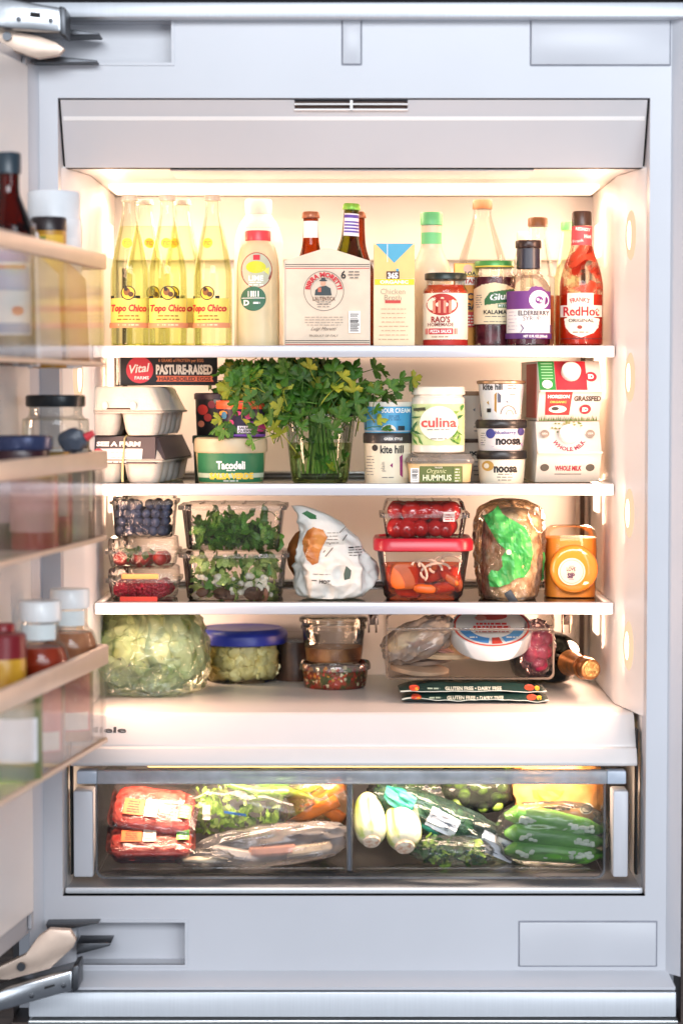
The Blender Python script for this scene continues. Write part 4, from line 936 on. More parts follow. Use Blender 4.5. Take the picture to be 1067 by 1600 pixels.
# yogurt stack
it, L = cup('yogurt_tub', 'cream vanilla yogurt tub with black lid at the bottom of the stack', 783, .235, z2, [(30, 757), (34, 754), (37.5, 716)], plastic('f0e4cc'), [(38.5, 717), (39.5, 715), (39.5, 706), (38, 703.5), (0, 703.5)], plastic('26211f'))
L.text('noosa', 789, 730, 13, K, w=36, bold=.05); L.ell(762, 727, 9, 8, ink('c99a4a')); L.ell(760, 727, 4, 4, ink('f0e4cc')); L.lines(788, 739, 748, 28, 3, GRY, 1.5); L.ell(803, 712, 7, 5, K)
zz = it.z + it.V(703.5) + .0008
it, L = cup('yogurt_tub', 'blueberry yogurt tub with black lid in the middle of the stack', 782, .235, zz, [(31, 703), (34, 701), (37.5, 668)], plastic('e9dcd6'), [(38.5, 669), (40, 667), (40, 658), (38, 655.5), (0, 655.5)], plastic('26211f'))
L.text('noosa', 793, 687, 13, K, w=38, bold=.05); L.text('blueberry', 789, 675, 5.5, ink('4a4a8a'), w=32, bold=.02); L.ell(766, 677, 7, 7.5, ink('3c3f86')); L.ell(812, 674, 5, 6, ink('4a3f7a')); L.poly([(752, 702), (753, 690), (770, 697), (800, 698), (814, 692), (813, 702)], ink('b08ab8')); L.lines(755, 676, 694, 8, 6, GRY, 1)
zz = it.z + it.V(655.5) + .0008
it, L = cup('yogurt_tub', 'tall white yogurt cup with gold and slate triangles topping the stack', 782, .235, zz, [(28, 655), (30, 653), (36, 599)], plastic('e9e2dc'), [(37, 600), (38.5, 598.5), (38.5, 596), (37, 594.5), (0, 594)], M('foil_lid', 'c9a37e', .3, metal=.7))
L.text('kite hill', 769, 604, 10, K, w=30, bold=.03); L.poly([(760, 629), (775, 613), (775, 645)], ink('b98a3c')); L.poly([(777, 613), (794, 629), (777, 629)], ink('4a5262')); L.ell(793, 647, 12, 14, GRY, inner=.88, a0=0, a1=180); L.ell(795, 648, 6, 8, ink('9a9288'), inner=.8, a0=0, a1=180); L.lines(798, 602, 606, 16, 2, GRY, 1.4); L.lines(800, 616, 617, 14, 1, GRY, 1.4); L.rect(761, 638, 767, 644, K)
# a second column behind
it, L = cup('yogurt_tub', 'white yogurt cup behind the tall jar, lower of two', 737, .345, z2, [(28, 757), (31, 754), (35, 690)], plastic('e4d6c4'), [(36, 691), (37, 689), (37, 685), (0, 684)], plastic('5a4a40')); L.text('nosa', 745, 706, 9, K, bold=.05); L.lines(745, 720, 740, 14, 4, GRY, 1.4)
it, L = cup('yogurt_tub', 'white yogurt cup behind the tall jar, upper of two', 737, .345, it.z + it.V(684) + .0008, [(28, 684), (31, 681), (35, 617)], plastic('e4d6c4'), [(36, 618), (37, 616), (37, 612), (0, 611)], plastic('a8876a')); L.poly([(738, 640), (752, 630), (752, 652)], ink('6a6a72')); L.lines(745, 660, 672, 12, 3, GRY, 1.4)

# milk cartons lying down, gable ends forward
def gable(label, z, cxp, y, rz, W, side, body):
    it = Item('milk_carton', label, 'milk carton', cxp, y, z, rz=rz, group='milk cartons lying on the middle shelf')
    w = W * it.m / 2; Hh = W * it.m * .95; g = .030; mid = Hh * .50
    V = [(-w, 0, 0), (w, 0, 0), (w, 0, Hh), (-w, 0, Hh), (-w, .19, 0), (w, .19, 0), (w, .19, Hh), (-w, .19, Hh), (-w, -g, mid), (w, -g, mid), (-w * .97, -g * .5, mid), (w * .97, -g * .5, mid)]
    add('body', (V, [(0, 1, 9, 8), (8, 9, 2, 3), (0, 4, 5, 1), (3, 2, 6, 7), (4, 7, 6, 5), (1, 5, 6, 2), (0, 3, 7, 4), (0, 8, 10), (8, 3, 10), (0, 10, 3), (1, 11, 9), (9, 11, 2), (1, 2, 11)]), body, it.root, bev=.0008)
    add('ridge_fin', boxes((-w, w, -g - .012, -g + .004, mid - .0012, mid + .0012)), body, it.root, bev=.0004)
    up = plane((0, -g, mid), (1, 0, 0), (0, g, Hh - mid)); lo = plane((0, -g, mid), (1, 0, 0), (0, -g, mid))
    lu = math.hypot(g, Hh - mid); ll = math.hypot(g, mid); n = .475 * W
    LU = Lab(up, it.root, lambda px: (px - it.cx) * it.m, lambda v: v * lu); LL = Lab(lo, it.root, lambda px: (px - it.cx) * it.m, lambda v: -v * ll)
    return it, LU, LL, w, Hh, lu, it.m
def vtext(L, s, cx, v, h, mat, w, k, **kw):
    # helper for the sloped gable panels: heights given as fractions of the panel
    V, Fc = textgeo(s, kw.get('bold', 0), kw.get('shear', 0)); x0 = min(a[0] for a in V); x1 = max(a[0] for a in V)
    P = [(cx + (a - (x0 + x1) / 2) * w / (x1 - x0), v + (b - .36) * h / .72 * k) for a, b in V]
    return L.put('lettering', P, Fc, mat, L.o())
def cap_on(it, LU, px, v, r, mat):
    p = Vector(LU.f(LU.U(px), LU.V(v), 0)); q = Vector(LU.f(LU.U(px), LU.V(v), 1)); n = (q - p).normalized()
    o = add('screw_cap', lathe([(0, 0), (r, 0), (r * 1.02, .004), (r, .010), (r * .92, .0115), (0, .0115)], 36, .0), mat, it.root, loc=p)
    o.rotation_euler = n.to_track_quat('Z', 'Y').to_euler()
milkw = card('dfd5ca'); capw = plastic('f6efe4', .35)
it, LU, LL, w, Hh, lu, m_ = gable('lower milk carton on its side, cream with WHOLE MILK lettering', z2, 885, .222, 2, 100, 0, milkw)
def ringtext(L, s, cx, cv, r, a0, a1, h, mat, k):
    V, Fc = textgeo(s, .04, 0); x0 = min(a[0] for a in V); x1 = max(a[0] for a in V); P = []
    for a, b in V:
        th = R(a0 + (a1 - a0) * (a - x0) / (x1 - x0)); rr = r - h / 2 + (b / .72) * h if a1 < a0 else r + h / 2 - (b / .72) * h
        P.append((cx + rr * math.cos(th), cv + rr * math.sin(th) * k))
    return L.put('lettering', P, Fc, mat, L.o())
kk = m_ / lu
ringtext(LU, 'WHOLE MILK', 885, .52, 24, 200, 340, 7, ink('8f2a4a'), kk)
rg = random.Random(8)
for i in range(26):
    a = R(rg.uniform(20, 160)); r = rg.uniform(17, 30); x = 885 + r * math.cos(a); v = .52 + r * math.sin(a) * kk
    if v < .97: LU.poly([(x - 2.5, v), (x, v - 1.5 * kk), (x + 2.5, v + .5 * kk), (x, v + 2 * kk)], ink(rg.choice(['7f8a4a', '9a9a6a', '5f7a3c'])), name='leaf_print')
for px in (848, 919): LU.put('seal', [(px + 7 * math.cos(R(a)), .55 + 7 * kk * math.sin(R(a))) for a in range(0, 360, 20)], [tuple(range(18))], ink('8a7f74'), LU.o()); vtext(LU, 'USDA', px, .55, 3.5, WHT, 8, kk)
cap_on(it, LU, 885, .52, 15 * m_, capw)
vtext(LL, 'WHOLE MILK', 885, .52, 9, ink('a02c3a'), 42, -m_ / math.hypot(.03, Hh * .5), bold=.05)
k2 = m_ / math.hypot(.03, Hh * .5)
for px in (848, 919): LL.put('seal', [(px + 7 * math.cos(R(a)), .5 + 7 * k2 * math.sin(R(a))) for a in range(0, 360, 20)], [tuple(range(18))], ink('5a544c'), LL.o())
LL.put('lettering', [(864, .7), (906, .7), (906, .73), (864, .73)], [(0, 1, 2, 3)], GRY, LL.o())
zz = z2 + Hh + .001
it, LU, LL, w, Hh, lu, m_ = gable('upper milk carton on its side with red and green GRASSFED panels', zz, 886, .222, 3, 98, 0, milkw)
kk = m_ / lu
LU.put('print', [(838, .02), (863, .02), (863, .98), (838, .98)], [(0, 1, 2, 3)], ink('2f8a3e'), LU.o()); LU.put('print', [(863.5, .02), (912, .02), (912, .98), (863.5, .98)], [(0, 1, 2, 3)], ink('cc2a38'), LU.o())
for v in (.88, .78, .68, .58, .48, .38): LU.put('lettering', [(842, v), (860, v), (860, v + .035), (842, v + .035)], [(0, 1, 2, 3)], ink('9fcf9f'), LU.o())
LU.put('seal', [(850 + 8 * math.cos(R(a)), .2 + 8 * kk * math.sin(R(a))) for a in range(0, 360, 20)], [tuple(range(18))], WHT, LU.o())
LU.put('seal', [(919 + 9 * math.cos(R(a)), .45 + 9 * kk * math.sin(R(a))) for a in range(0, 360, 20)], [tuple(range(18))], ink('cc2a38'), LU.o()); vtext(LU, 'ID', 919, .45, 8, WHT, 9, -kk, bold=.06)
cap_on(it, LU, 888, .58, 15 * m_, capw)
k2 = m_ / math.hypot(.03, Hh * .5)
LL.put('print', [(847, .03), (889, .03), (887, .80), (849, .80)], [(0, 1, 2, 3)], ink('cf2f33'), LL.o()); vtext(LL, 'HORIZON', 868, .18, 6, WHT, 34, -k2, bold=.04); vtext(LL, 'ORGANIC', 868, .36, 4, ink('f0c860'), 26, -k2, bold=.03)
LL.put('print', [(868 + 14 * math.cos(R(a)), .60 + 7 * k2 * math.sin(R(a))) for a in range(0, 360, 20)], [tuple(range(18))], ink('e8e4dc'), LL.o())
LL.put('print', [(864 + 6 * math.cos(R(a)), .58 + 3.5 * k2 * math.sin(R(a))) for a in range(0, 360, 30)], [tuple(range(12))], ink('3a3a3a'), LL.o())
vtext(LL, 'GRASSFED', 913, .24, 9, ink('4a4038'), 42, -k2, bold=.04)
LL.put('seal', [(911 + 9 * math.cos(R(a)), .60 + 9 * k2 * math.sin(R(a))) for a in range(0, 360, 20)], [tuple(range(18))], ink('cc2a38'), LL.o()); vtext(LL, 'ID', 911, .60, 7, WHT, 9, -k2, bold=.06)
P, Q = [], []
for i in range(44):
    x = 840 + i * 2.1; h = .10 + .12 * rg.random(); k0 = len(P); P += [(x, .985), (x + 1.8, .985), (x + rg.uniform(-2, 3), .985 - h)]; Q.append((k0, k0 + 1, k0 + 2))
LL.put('grass_print', P, Q, ink('5f7a34'), LL.o())
add('side_stripe', boxes((-w - .0006, -w + .0004, .002, .12, .004, Hh - .004)), ink('b8402f'), it.root, smooth=False)
# ================================================================= lowest glass shelf
clam = G('clamshell_plastic', 'fbfaf8', 'efebe6', rough=.05, film=.015, bump=.6, bscale=45)
wrap = G('wrap_film', 'fafaf8', 'f0ece8', rough=.08, film=.10, filmcol='fbeee4', bump=.8, bscale=26, refl=1.2)
wrap2 = G('bag_film', 'f8f8f8', 'e8e8e8', rough=.07, film=.025, bump=.8, bscale=22, refl=1.1)
def clamshell(name, label, cat, cx, y, z, hw, hd, h, rimf, group=None, lidtop=.93, r=8):
    it = Item(name, label, cat, cx, y, z, group=group); m = it.m; W, Dp, H = hw * m, hd * m, h * m; rr = r * m
    zr = H * rimf
    add('tray', rloft([(0, W * .84, Dp * .84, rr * .8), (H * .03, W * .87, Dp * .87, rr), (zr, W * .95, Dp * .95, rr)], True, False), clam, it.root)
    add('rim', rloft([(zr - .003, W * .95, Dp * .95, rr), (zr - .003, W * 1.02, Dp * 1.02, rr), (zr + .003, W * 1.02, Dp * 1.02, rr), (zr + .003, W * .95, Dp * .95, rr)], False, False), G('clamshell_rim', 'f2eee8', 'd8d2ca', rough=.05, film=.10, bump=.8, bscale=60), it.root)
    add('lid', rloft([(zr + .003, W * .95, Dp * .95, rr), (H * .96, W * lidtop, Dp * lidtop, rr), (H, W * (lidtop - .03), Dp * (lidtop - .03), rr)], False, True), clam, it.root)
    for s in (-.6, -.2, .2, .6):
        add('lid_rib', tube([(W * s, -Dp * lidtop * .9, H + .0006), (W * s, Dp * lidtop * .9, H + .0006)], .0009, 5), clam, it.root)
    return it, W, Dp, H, zr
def pack(n, hx, hy, z0, z1, r, seed, tries=4000, sep=1.75):
    rg = random.Random(seed); P = []
    for i in range(tries):
        if len(P) >= n: break
        p = Vector((rg.uniform(-hx + r, hx - r), rg.uniform(-hy + r, hy - r), rg.uniform(z0 + r, z1 - r)))
        if all((p - q).length > sep * r for q in P): P.append(p)
    # front row first in view
    return sorted(P, key=lambda p: p.y)
def gridpack(nx, ny, nz, hx, hy, z0, r, seed, dz):
    rg = random.Random(seed); P = []
    for k in range(nz):
        for j in range(ny):
            for i in range(nx):
                if k == nz - 1 and nz > 1 and rg.random() < .2: continue
                o = .5 * ((j + k) % 2)
                x = -hx + r + (2 * hx - 2 * r) * min(1, max(0, (i + o * .5 + rg.uniform(-.22, .22)) / max(1, nx - .6)))
                y = -hy + r + (2 * hy - 2 * r) * min(1, max(0, (j + rg.uniform(-.12, .12)) / max(1, ny - 1)))
                P.append(Vector((x, y, z0 + r + k * dz + rg.uniform(0, .002))))
    return P
def scatter_things(base, pts, meshes, name, label, cat, group, sc_=(.9, 1.1), seed=0, tilt=180):
    rg = random.Random(seed)
    for p in pts:
        o = bpy.data.objects.new(name, rg.choice(meshes)); COL.objects.link(o); o.location = Vector(base) + p
        s = rg.uniform(*sc_); o.scale = (s, s, s); o.rotation_euler = [R(rg.uniform(-tilt, tilt)) for _ in range(3)]
        tag(o, label, cat, group)
# berries
it, W, Dp, H, zr = clamshell('berry_box', 'clear raspberry clamshell with orange label at the bottom of the berry stack', 'berry box', 226, .262, z3, 56, 52, 48, .62, 'stacked berry boxes')
rasp = []
for s in range(2):
    V, Fc = [], []
    rg = random.Random(s); gs = []
    for j in range(5):
        zz_ = -.006 + j * .0036; rad = (.0088, .0098, .0094, .0078, .0048)[j]; n = (8, 9, 9, 7, 5)[j]
        for i in range(n):
            a = 2 * math.pi * (i + .5 * (j % 2)) / n; gs.append(shift(blob(.0036, .0036, .0034, 8, 6, amp=0), (rad * math.cos(a), rad * math.sin(a), zz_)))
    rasp.append(mesh('raspberry', join(*gs), M('raspberry_red', 'c01c3a', .35, var=.12, rnd=.2, sss=.15)))
scatter_things(it.root.location, gridpack(4, 4, 1, W * .84, Dp * .84, .001, .0118, 3, .02), rasp, 'raspberry', 'red raspberry in the bottom clamshell', 'raspberry', 'raspberries in the clamshell', seed=2)
L = it.flat(52 * .955); L.rect(195, 893, 252, 901, ink('ef9a55'), name='label', part=True); L.rect(192, 928, 250, 938, M('red_pad', 'd8402f', .5)); 
it2, W, Dp, H, zr = clamshell('berry_box', 'clear clamshell with few strawberries in the middle of the berry stack', 'berry box', 225, .262, z3 + H + .0018, 55, 52, 45, .52, 'stacked berry boxes')
stw = mesh('strawberry', join(blob(.011, .011, .013, 16, 12, .06, 4, 1, taper=-.35)), M('strawberry_red', 'b8281e', .35, var=.2, scale=200, rnd=.2, contrast=(.3, .5)))
scatter_things(it2.root.location, pack(8, W * .82, Dp * .8, .0, zr - .001, .0115, 5), [stw], 'strawberry', 'strawberry lying in the middle clamshell', 'strawberry', 'strawberries in the clamshell', seed=4)
GREENL = [mesh('green_leaf', leaf_geo(s + 30, 1, 4), M('berry_leaf', '3f5a24', .5, var=.2, rnd=.3)) for s in range(2)]
scatter_things(it2.root.location, [Vector((random.uniform(-.03, .04), -Dp * .7 + random.uniform(0, .02), .017 + random.uniform(0, .006))) for _ in range(9)], GREENL, 'green_leaf', 'small dark green leaf in the middle clamshell', 'leaf', 'leaves in the berry box', (.010, .014), 6)
it3, W, Dp, H, zr = clamshell('berry_box', 'clear clamshell full of dark blueberries on top of the berry stack', 'berry box', 227, .262, it2.root.location.z + H + .0018, 51, 48, 64, .84, 'stacked berry boxes', r=14)
blu = [mesh('blueberry', join(lathe(smoothprof([(0, -.0072), (.006, -.0045), (.008, 0), (.0062, .0045), (.0034, .0064), (.0026, .0056), (0, .0052)], 3), 16)), M('blueberry_skin', '20263c', .5, col2='444f6e', scale=60, rnd=.25))]
scatter_things(it3.root.location, gridpack(6, 4, 4, W * .86, Dp * .86, .001, .0080, 8, .0125), blu, 'blueberry', 'dusty dark blueberry in the top clamshell', 'blueberry', 'blueberries in the clamshell', seed=3)

# salad boxes
def arugula(seed):
    rg = random.Random(seed); P = []; n = 9
    for i in range(n + 1):
        t = i / n; w_ = (.10 + .20 * t) * (1 if i % 2 else .55) if t < .7 else .30 * math.sqrt(max(0, 1 - ((t - .72) / .28) ** 2)) + .02
        P.append((t, w_))
    V = []; Fc = []; cz = rg.uniform(-.5, .5)
    for t, w_ in P:
        z = cz * (t - .5) ** 2 + .05 * math.sin(9 * t + seed); V += [(-w_, t - .5, z + .06), (0, t - .5, z), (w_, t - .5, z + .05 * math.cos(7 * t))]
    for i in range(n): a = 3 * i; Fc += [(a, a + 1, a + 4, a + 3), (a + 1, a + 2, a + 5, a + 4)]
    return V, Fc
argm = M('arugula', '6a9a3c', .45, col2='33601f', scale=20, transl=.25, rnd=.4)
ARUG = [mesh('salad_leaf', arugula(s), argm) for s in range(5)]
PALE = [mesh('salad_leaf', arugula(s + 20), M('pale_greens', 'c3d080', .45, col2='7fa048', scale=18, transl=.25, rnd=.35)) for s in range(3)]
def salad(name, label, base, pts, meshes, s0, s1, seed, group=None):
    e = empty(name, label, 'salad', base, group=group); rg = random.Random(seed)
    for p in pts:
        o = bpy.data.objects.new('salad_leaf', rg.choice(meshes)); COL.objects.link(o); o.parent = e; o.location = p
        s = rg.uniform(s0, s1); o.scale = (s, s, s); o.rotation_euler = (R(rg.uniform(20, 160)), R(rg.uniform(-180, 180)), R(rg.uniform(-180, 180)))
    return e
it, W, Dp, H, zr = clamshell('salad_box', 'lower clear salad box with dressed greens and crumbled cheese', 'salad box', 368, .275, z3, 84, 74, 76, .90, 'stacked salad boxes', .9, 26)
rg = random.Random(4)
pts = [Vector((rg.uniform(-W * .76, W * .76), -Dp * .76 + abs(rg.gauss(0, .03)), rg.uniform(.007, zr - .006))) for _ in range(120)]
salad('mixed_salad', 'chopped mixed salad greens inside the lower salad box', it.root.location, pts, ARUG[:2] + PALE + PALE, .018, .036, 5)
crum = [mesh('cheese_crumb', blob(.005, .005, .004, 10, 7, .35, 3, s), M('feta', 'ece3d0', .7, bump=.4)) for s in range(3)]
scatter_things(it.root.location, [Vector((rg.uniform(-W * .72, W * .7), -Dp * .80 + rg.uniform(0, .012), rg.uniform(.005, .036))) for _ in range(36)], crum, 'cheese_crumb', 'white cheese crumb in the lower salad box', 'cheese', 'cheese crumbs in the salad', (.6, 1.5), 9)
mush = mesh('mushroom_slice', blob(.011, .003, .008, 14, 8, .25, 3, 4), M('brown_mush', '6b4632', .6, var=.2))
scatter_things(it.root.location, [Vector((rg.uniform(-W * .6, W * .6), -Dp * .79, rg.uniform(.004, .012))) for _ in range(7)], [mush], 'mushroom_slice', 'brown mushroom slice at the bottom of the salad box', 'mushroom', 'mushroom slices in the salad', (.8, 1.3), 10, 40)
zz = it.root.location.z + H + .0015
it, W, Dp, H, zr = clamshell('salad_box', 'upper clear salad box of dark arugula leaves', 'salad box', 366, .275, zz, 82, 72, 70, .92, 'stacked salad boxes', .9, 20)
pts = [Vector((rg.uniform(-W * .72, W * .74), -Dp * .72 + abs(rg.gauss(0, .035)), rg.uniform(.006, .028 + .030 * rg.random()))) for _ in range(150)]
salad('arugula_salad', 'dark green arugula leaves inside the upper salad box', it.root.location, pts, ARUG, .022, .040, 6)

# bread roll in a white paper bag
def bag_geo(path, nz=30, nu=44, amp=.06, freq=16, seed=0):
    """rings along a bent path: (x, y, z, rx, ry)"""
    rings = []
    P = [tuple(p) for p in path]
    for k in range(nz + 1):
        t = k / nz * (len(P) - 1); i = min(int(t), len(P) - 2); f = t - i; p0, p1, p2, p3 = P[max(i - 1, 0)], P[i], P[i + 1], P[min(i + 2, len(P) - 1)]
        q = [0.5 * (2 * p1[d] + (p2[d] - p0[d]) * f + (2 * p0[d] - 5 * p1[d] + 4 * p2[d] - p3[d]) * f * f + (3 * p1[d] - p0[d] - 3 * p2[d] + p3[d]) * f ** 3) for d in range(5)]
        ring = []
        for j in range(nu):
            a = 2 * math.pi * j / nu; d = Vector((math.cos(a), math.sin(a), q[2] * 9))
            w3 = Vector((math.cos(a) * q[3], math.sin(a) * q[4], q[2]))
            n1 = .45 - abs(noise.noise(w3 * freq * 1.6 + Vector((seed, seed * 2, 0)))) * 2.0; n2 = .4 - abs(noise.noise(w3 * freq * 3.6 + Vector((0, seed, seed * 3)))) * 1.8
            n = 1 + amp * (1.3 * n1 + .6 * n2)
            ring.append((q[0] + max(q[3], .001) * n * math.cos(a), q[1] + max(q[4], .001) * n * math.sin(a), q[2]))
        rings.append(ring)
    return loft(rings)


it = Item('paper_bread_bag', 'crumpled white paper bread bag with window over the roll', 'bread bag', 522, .265, z3)
m = it.m
pth = [(-.004, 0, .0005, .040, .04), (0, 0, .006, .052, .045), (.002, 0, .03, .061, .052), (.000, 0, .055, .058, .050), (-.008, 0, .085, .046, .038), (-.018, -.004, .108, .034, .024), (-.034, -.008, .126, .026, .012), (-.056, -.010, .140, .010, .006)]
g = bag_geo(pth, 70, 110, .14, 17, 3)
add('bag', g, M('white_paper', 'e6e2da', .7, var=.05, scale=16, bump=.6, bscale=110), it.root, angle=60)
L = Lab(proj(g), it.root, it.U, it.V)
fill(L, [(473, 843), (480, 828), (490, 822), (505, 826), (512, 838), (505, 850), (500, 862), (498, 876), (489, 880), (480, 872), (474, 858)], M('crust_through_window', 'a5602a', .4, col2='c98a4a', scale=40, bump=.3), 1.5, name='window', part=False)
fill(L, [(472, 801), (480, 797), (494, 804), (495, 810), (486, 810)], ink('2f6a3c'), 1.2); 
L.text('HOT', 508, 905, 6, K, w=17, bold=.03, rot=-4); L.lines(492, 902, 903, 12, 1, GRY, 2); L.lines(503, 893, 894, 36, 1, GRY, 1)
for x0, y0, x1, y1 in ((505, 860, 516, 846), (508, 866, 520, 852), (512, 848, 520, 858), (504, 852, 512, 860), (530, 830, 540, 820), (535, 842, 544, 830)): L.poly([(x0, y0), (x1, y1), (x1 + 1.2, y1 + 1.2), (x0 + 1.2, y0 + 1.2)], GRY)
L.lines(520, 830, 845, 22, 4, ink('8a857c'), 1.2, 3); L.lines(555, 852, 864, 22, 4, ink('6a6660'), 1.4, 5); L.poly([(537, 893), (541, 880), (549, 887), (547, 900), (538, 902)], ink('4a5a50')); L.lines(549, 852, 852.6, 12, 1, K, 2)
it_r = Item('bread_roll', 'round brown bread roll poking out beside the paper bag', 'bread roll', 488, .300, z3)
add('crust', blob(.036, .03, .042, 30, 20, .06, 2, 2), M('bread_crust', 'a9662e', .55, col2='7a431c', scale=30, bump=.4, bscale=120), it_r.root, loc=(-.004, 0, .060))

# red lidded carrot box
it = Item('food_container', 'clear food container of carrots with red lid', 'food container', 660, .265, z3)
secs = [(None, 56, 50, 20), (926, 61, 55, 22), (880, 68, 60, 24), (852, 72, 63, 26)]
it.loft('tub', secs, G('tub_plastic', 'faf7f3', 'ece4dc', rough=.05, film=.03), cap1=False)
it.loft('lid', [(858, 74, 65, 26), (856, 77, 68, 28), (843, 77, 68, 28), (838, 74, 65, 26), (837.5, 70, 61, 24), (841, 68, 59, 24)], plastic('b51c2e', .3), bev=0)
tubz = it.root.location.copy(); m = it.m; zl_red = it.V(841)
car = M('carrot_orange', 'e8641c', .4, var=.12, scale=30, rnd=.15, sss=.1)
disc = mesh('carrot_slice', blob(.021, .0045, .020, 24, 12, .05, 3, 2, e=.6), car); wedge = mesh('carrot_slice', blob(.020, .007, .0085, 20, 10, .1, 2, 5, e=.8), car)
rg = random.Random(2)
for i, (px, py, me, a) in enumerate([(632, 900, disc, 0), (702, 903, wedge, 40), (692, 918, wedge, -8), (664, 920, wedge, 5), (712, 905, wedge, 75), (612, 900, wedge, 82), (650, 890, wedge, 20), (640, 912, disc, 10), (680, 900, wedge, -20), (700, 890, wedge, 15)]):
    p = at(px, py, .214 + .004 * (i % 3) + (.02 if i > 5 else 0) + (.008 if abs(px - 660) > 50 else 0)); o = bpy.data.objects.new('carrot_slice', me); COL.objects.link(o); o.location = p; o.rotation_euler = (0, R(a), R(rg.uniform(-12, 12))); s = rg.uniform(.85, 1.05); o.scale = (s, 1, s)
    tag(o, ['thick round carrot slice facing forward in the red lidded container', 'carrot piece lying in the red lidded container'][0 if i == 0 else 1], 'carrot', 'carrot pieces in the container')
oni = M('onion_ring', 'd9a58c', .35, col2='e8c8b0', scale=30, transl=.2)
for i, (px, py, r, a) in enumerate(((672, 885, .018, 20), (690, 880, .02, -30), (655, 892, .016, 60), (705, 876, .014, 10), (680, 893, .022, -10))):
    pts_ = [(r * math.cos(R(t)), .001 * math.sin(R(t * 3)), r * .55 * math.sin(R(t))) for t in range(0, 220, 12)]
    o = add('onion_strip', tube(pts_, .0021, 6), oni, None, loc=at(px, py, .208), rot=(0, R(a), 0)); tag(o, 'pale pickled onion strip among the carrots', 'onion', 'onion strips in the container')
add('liquid', rloft([(.004, 57 * m, 51 * m, .018), (.05, 63 * m, 56 * m, .02)]), G('carrot_brine', 'f4b078', 'e88a4a', refl=.2), it.root)
it, W, Dp, H, zr = clamshell('tomato_box', 'clear clamshell of small red tomatoes on the red lid', 'tomato box', 662, .262, z3 + zl_red + .001, 68, 58, 60, .62, None, .88, 8)
tom = [mesh('cherry_tomato', blob(.0145, .0145, .0135, 22, 14, .02, 2, s), M('tomato_skin', 'c8201c', .18, var=.1, rnd=.15, coat=.4)) for s in range(2)]
scatter_things(it.root.location, gridpack(5, 4, 2, W * .86, Dp * .86, .001, .0142, 12, .0255), tom, 'cherry_tomato', 'glossy red cherry tomato in the clamshell', 'tomato', 'cherry tomatoes in the clamshell', seed=5)
L = it.flat(58 * .95); L.k = 3; L.rect(690, 797, 708, 812, ink('f0d0c8'), name='label', part=True); L.lines(699, 801, 808, 14, 3, RED, 1.6)

# seeded loaf in a clear bag with green print
it = Item('bread_loaf', 'seeded brown bread loaf in clear bag with green print', 'bread', 796, .275, z3)
m = it.m
seed_m = M('seeded_crust', 'f0c896', .7, col2='b8844e', scale=90, bump=.35, bscale=160, contrast=(.38, .6))
add('loaf', bag_geo([(0, 0, .0005, .030, .05), (0, 0, .006, .040, .058), (.002, 0, .05, .044, .060), (.004, 0, .10, .045, .06), (.004, 0, .128, .036, .05), (.004, 0, .136, .010, .02)], 30, 40, .07, 16, 1), seed_m, it.root)
g = bag_geo([(-.002, 0, .0003, .034, .062), (-.002, -.002, .004, .043, .066), (0, 0, .05, .052, .068), (-.001, 0, .10, .053, .068), (.0, 0, .132, .048, .058), (0, 0, .146, .030, .03), (-.004, 0, .150, .012, .01)], 60, 90, .10, 20, 6)
add('bag_film', g, wrap, it.root, angle=70)
L = Lab(proj(g), it.root, it.U, it.V)
fill(L, [(752, 804), (762, 799), (775, 788), (781, 800), (790, 806), (802, 812), (815, 820), (825, 838), (828, 860), (824, 885), (815, 897), (800, 898), (790, 907), (775, 912), (762, 912), (759, 895), (764, 886), (775, 888), (781, 880), (779, 865), (786, 855), (772, 842), (762, 824)], M('green_print', '2f9040', .35, col2='58b860', scale=22, bump=.1, bscale=30), 1.2, name='print')
L.ell(790, 858, 4, 4, ink('e9e4cc')); 
fill(L, [(845, 860), (849, 862), (850, 905), (846, 908)], ink('2f8a44'), 1.2)
add('clip_tag', boxes((-.006, .006, -.001, .001, -.012, .012)), M('clip_black', '26262a', .4), it.root, bev=.0006, loc=(-.002, -.077, .004), rot=(0, R(-32), 0))
# orange juice jug
it = Item('juice_jug', 'squat jug of orange juice with round front and sticker', 'juice jug', 890, .295, z3)
it.loft('glass', [(None, 34, 34, 20), (931, 39, 38, 24), (860, 41, 40, 26), (835, 40, 39, 26), (826, 37, 36, 26), (821, 30, 29, 24), (820, 0.5, .5, .4)], G('jug_glass', 'fefaf4', 'f6e8d4', rough=.03, refl=.5), cap1=False, k=7)
it.loft('juice', [(934, 33, 33, 20), (930, 38, 37, 24), (860, 40, 39, 26), (839, 39.5, 38.5, 26)], M('orange_juice', 'ff9c3a', .5, var=.03), k=7)
cz = it.V(886); r = 38 * it.m
add('round_boss', shift(lathe(smoothprof([(r, 0), (r * 1.0, .006), (r * .96, .012), (r * .8, .0155), (0, .0165)], 3), 40), (0, 0, 0)), M('orange_juice_glass', 'ff9234', .08, var=.02, coat=.6), it.root, loc=(.002, -37 * it.m, cz), rot=(R(90), 0, 0))
L = it.flat(37 + 17.5); L.ell(888, 889, 21, 21, ink('f3dcc0'), name='sticker', part=True); L.ell(888, 889, 18.5, 18.5, ink('b08a72'), inner=.95); L.text('LOVE', 887, 885, 5.5, ink('5a2c4a'), w=14, bold=.04); L.text('AT FIRST', 887, 890, 2.5, ink('5a2c4a'), w=12); L.text('SIP', 887, 895, 7, ink('5a2c4a'), w=12, bold=.06); L.lines(888, 880, 881, 12, 1, ink('b07a8a'), 1.2); L.lines(888, 900, 901, 12, 1, ink('b07a8a'), 1.2)
# ================================================================= on the crisper cover
zf = z_floor + .0014
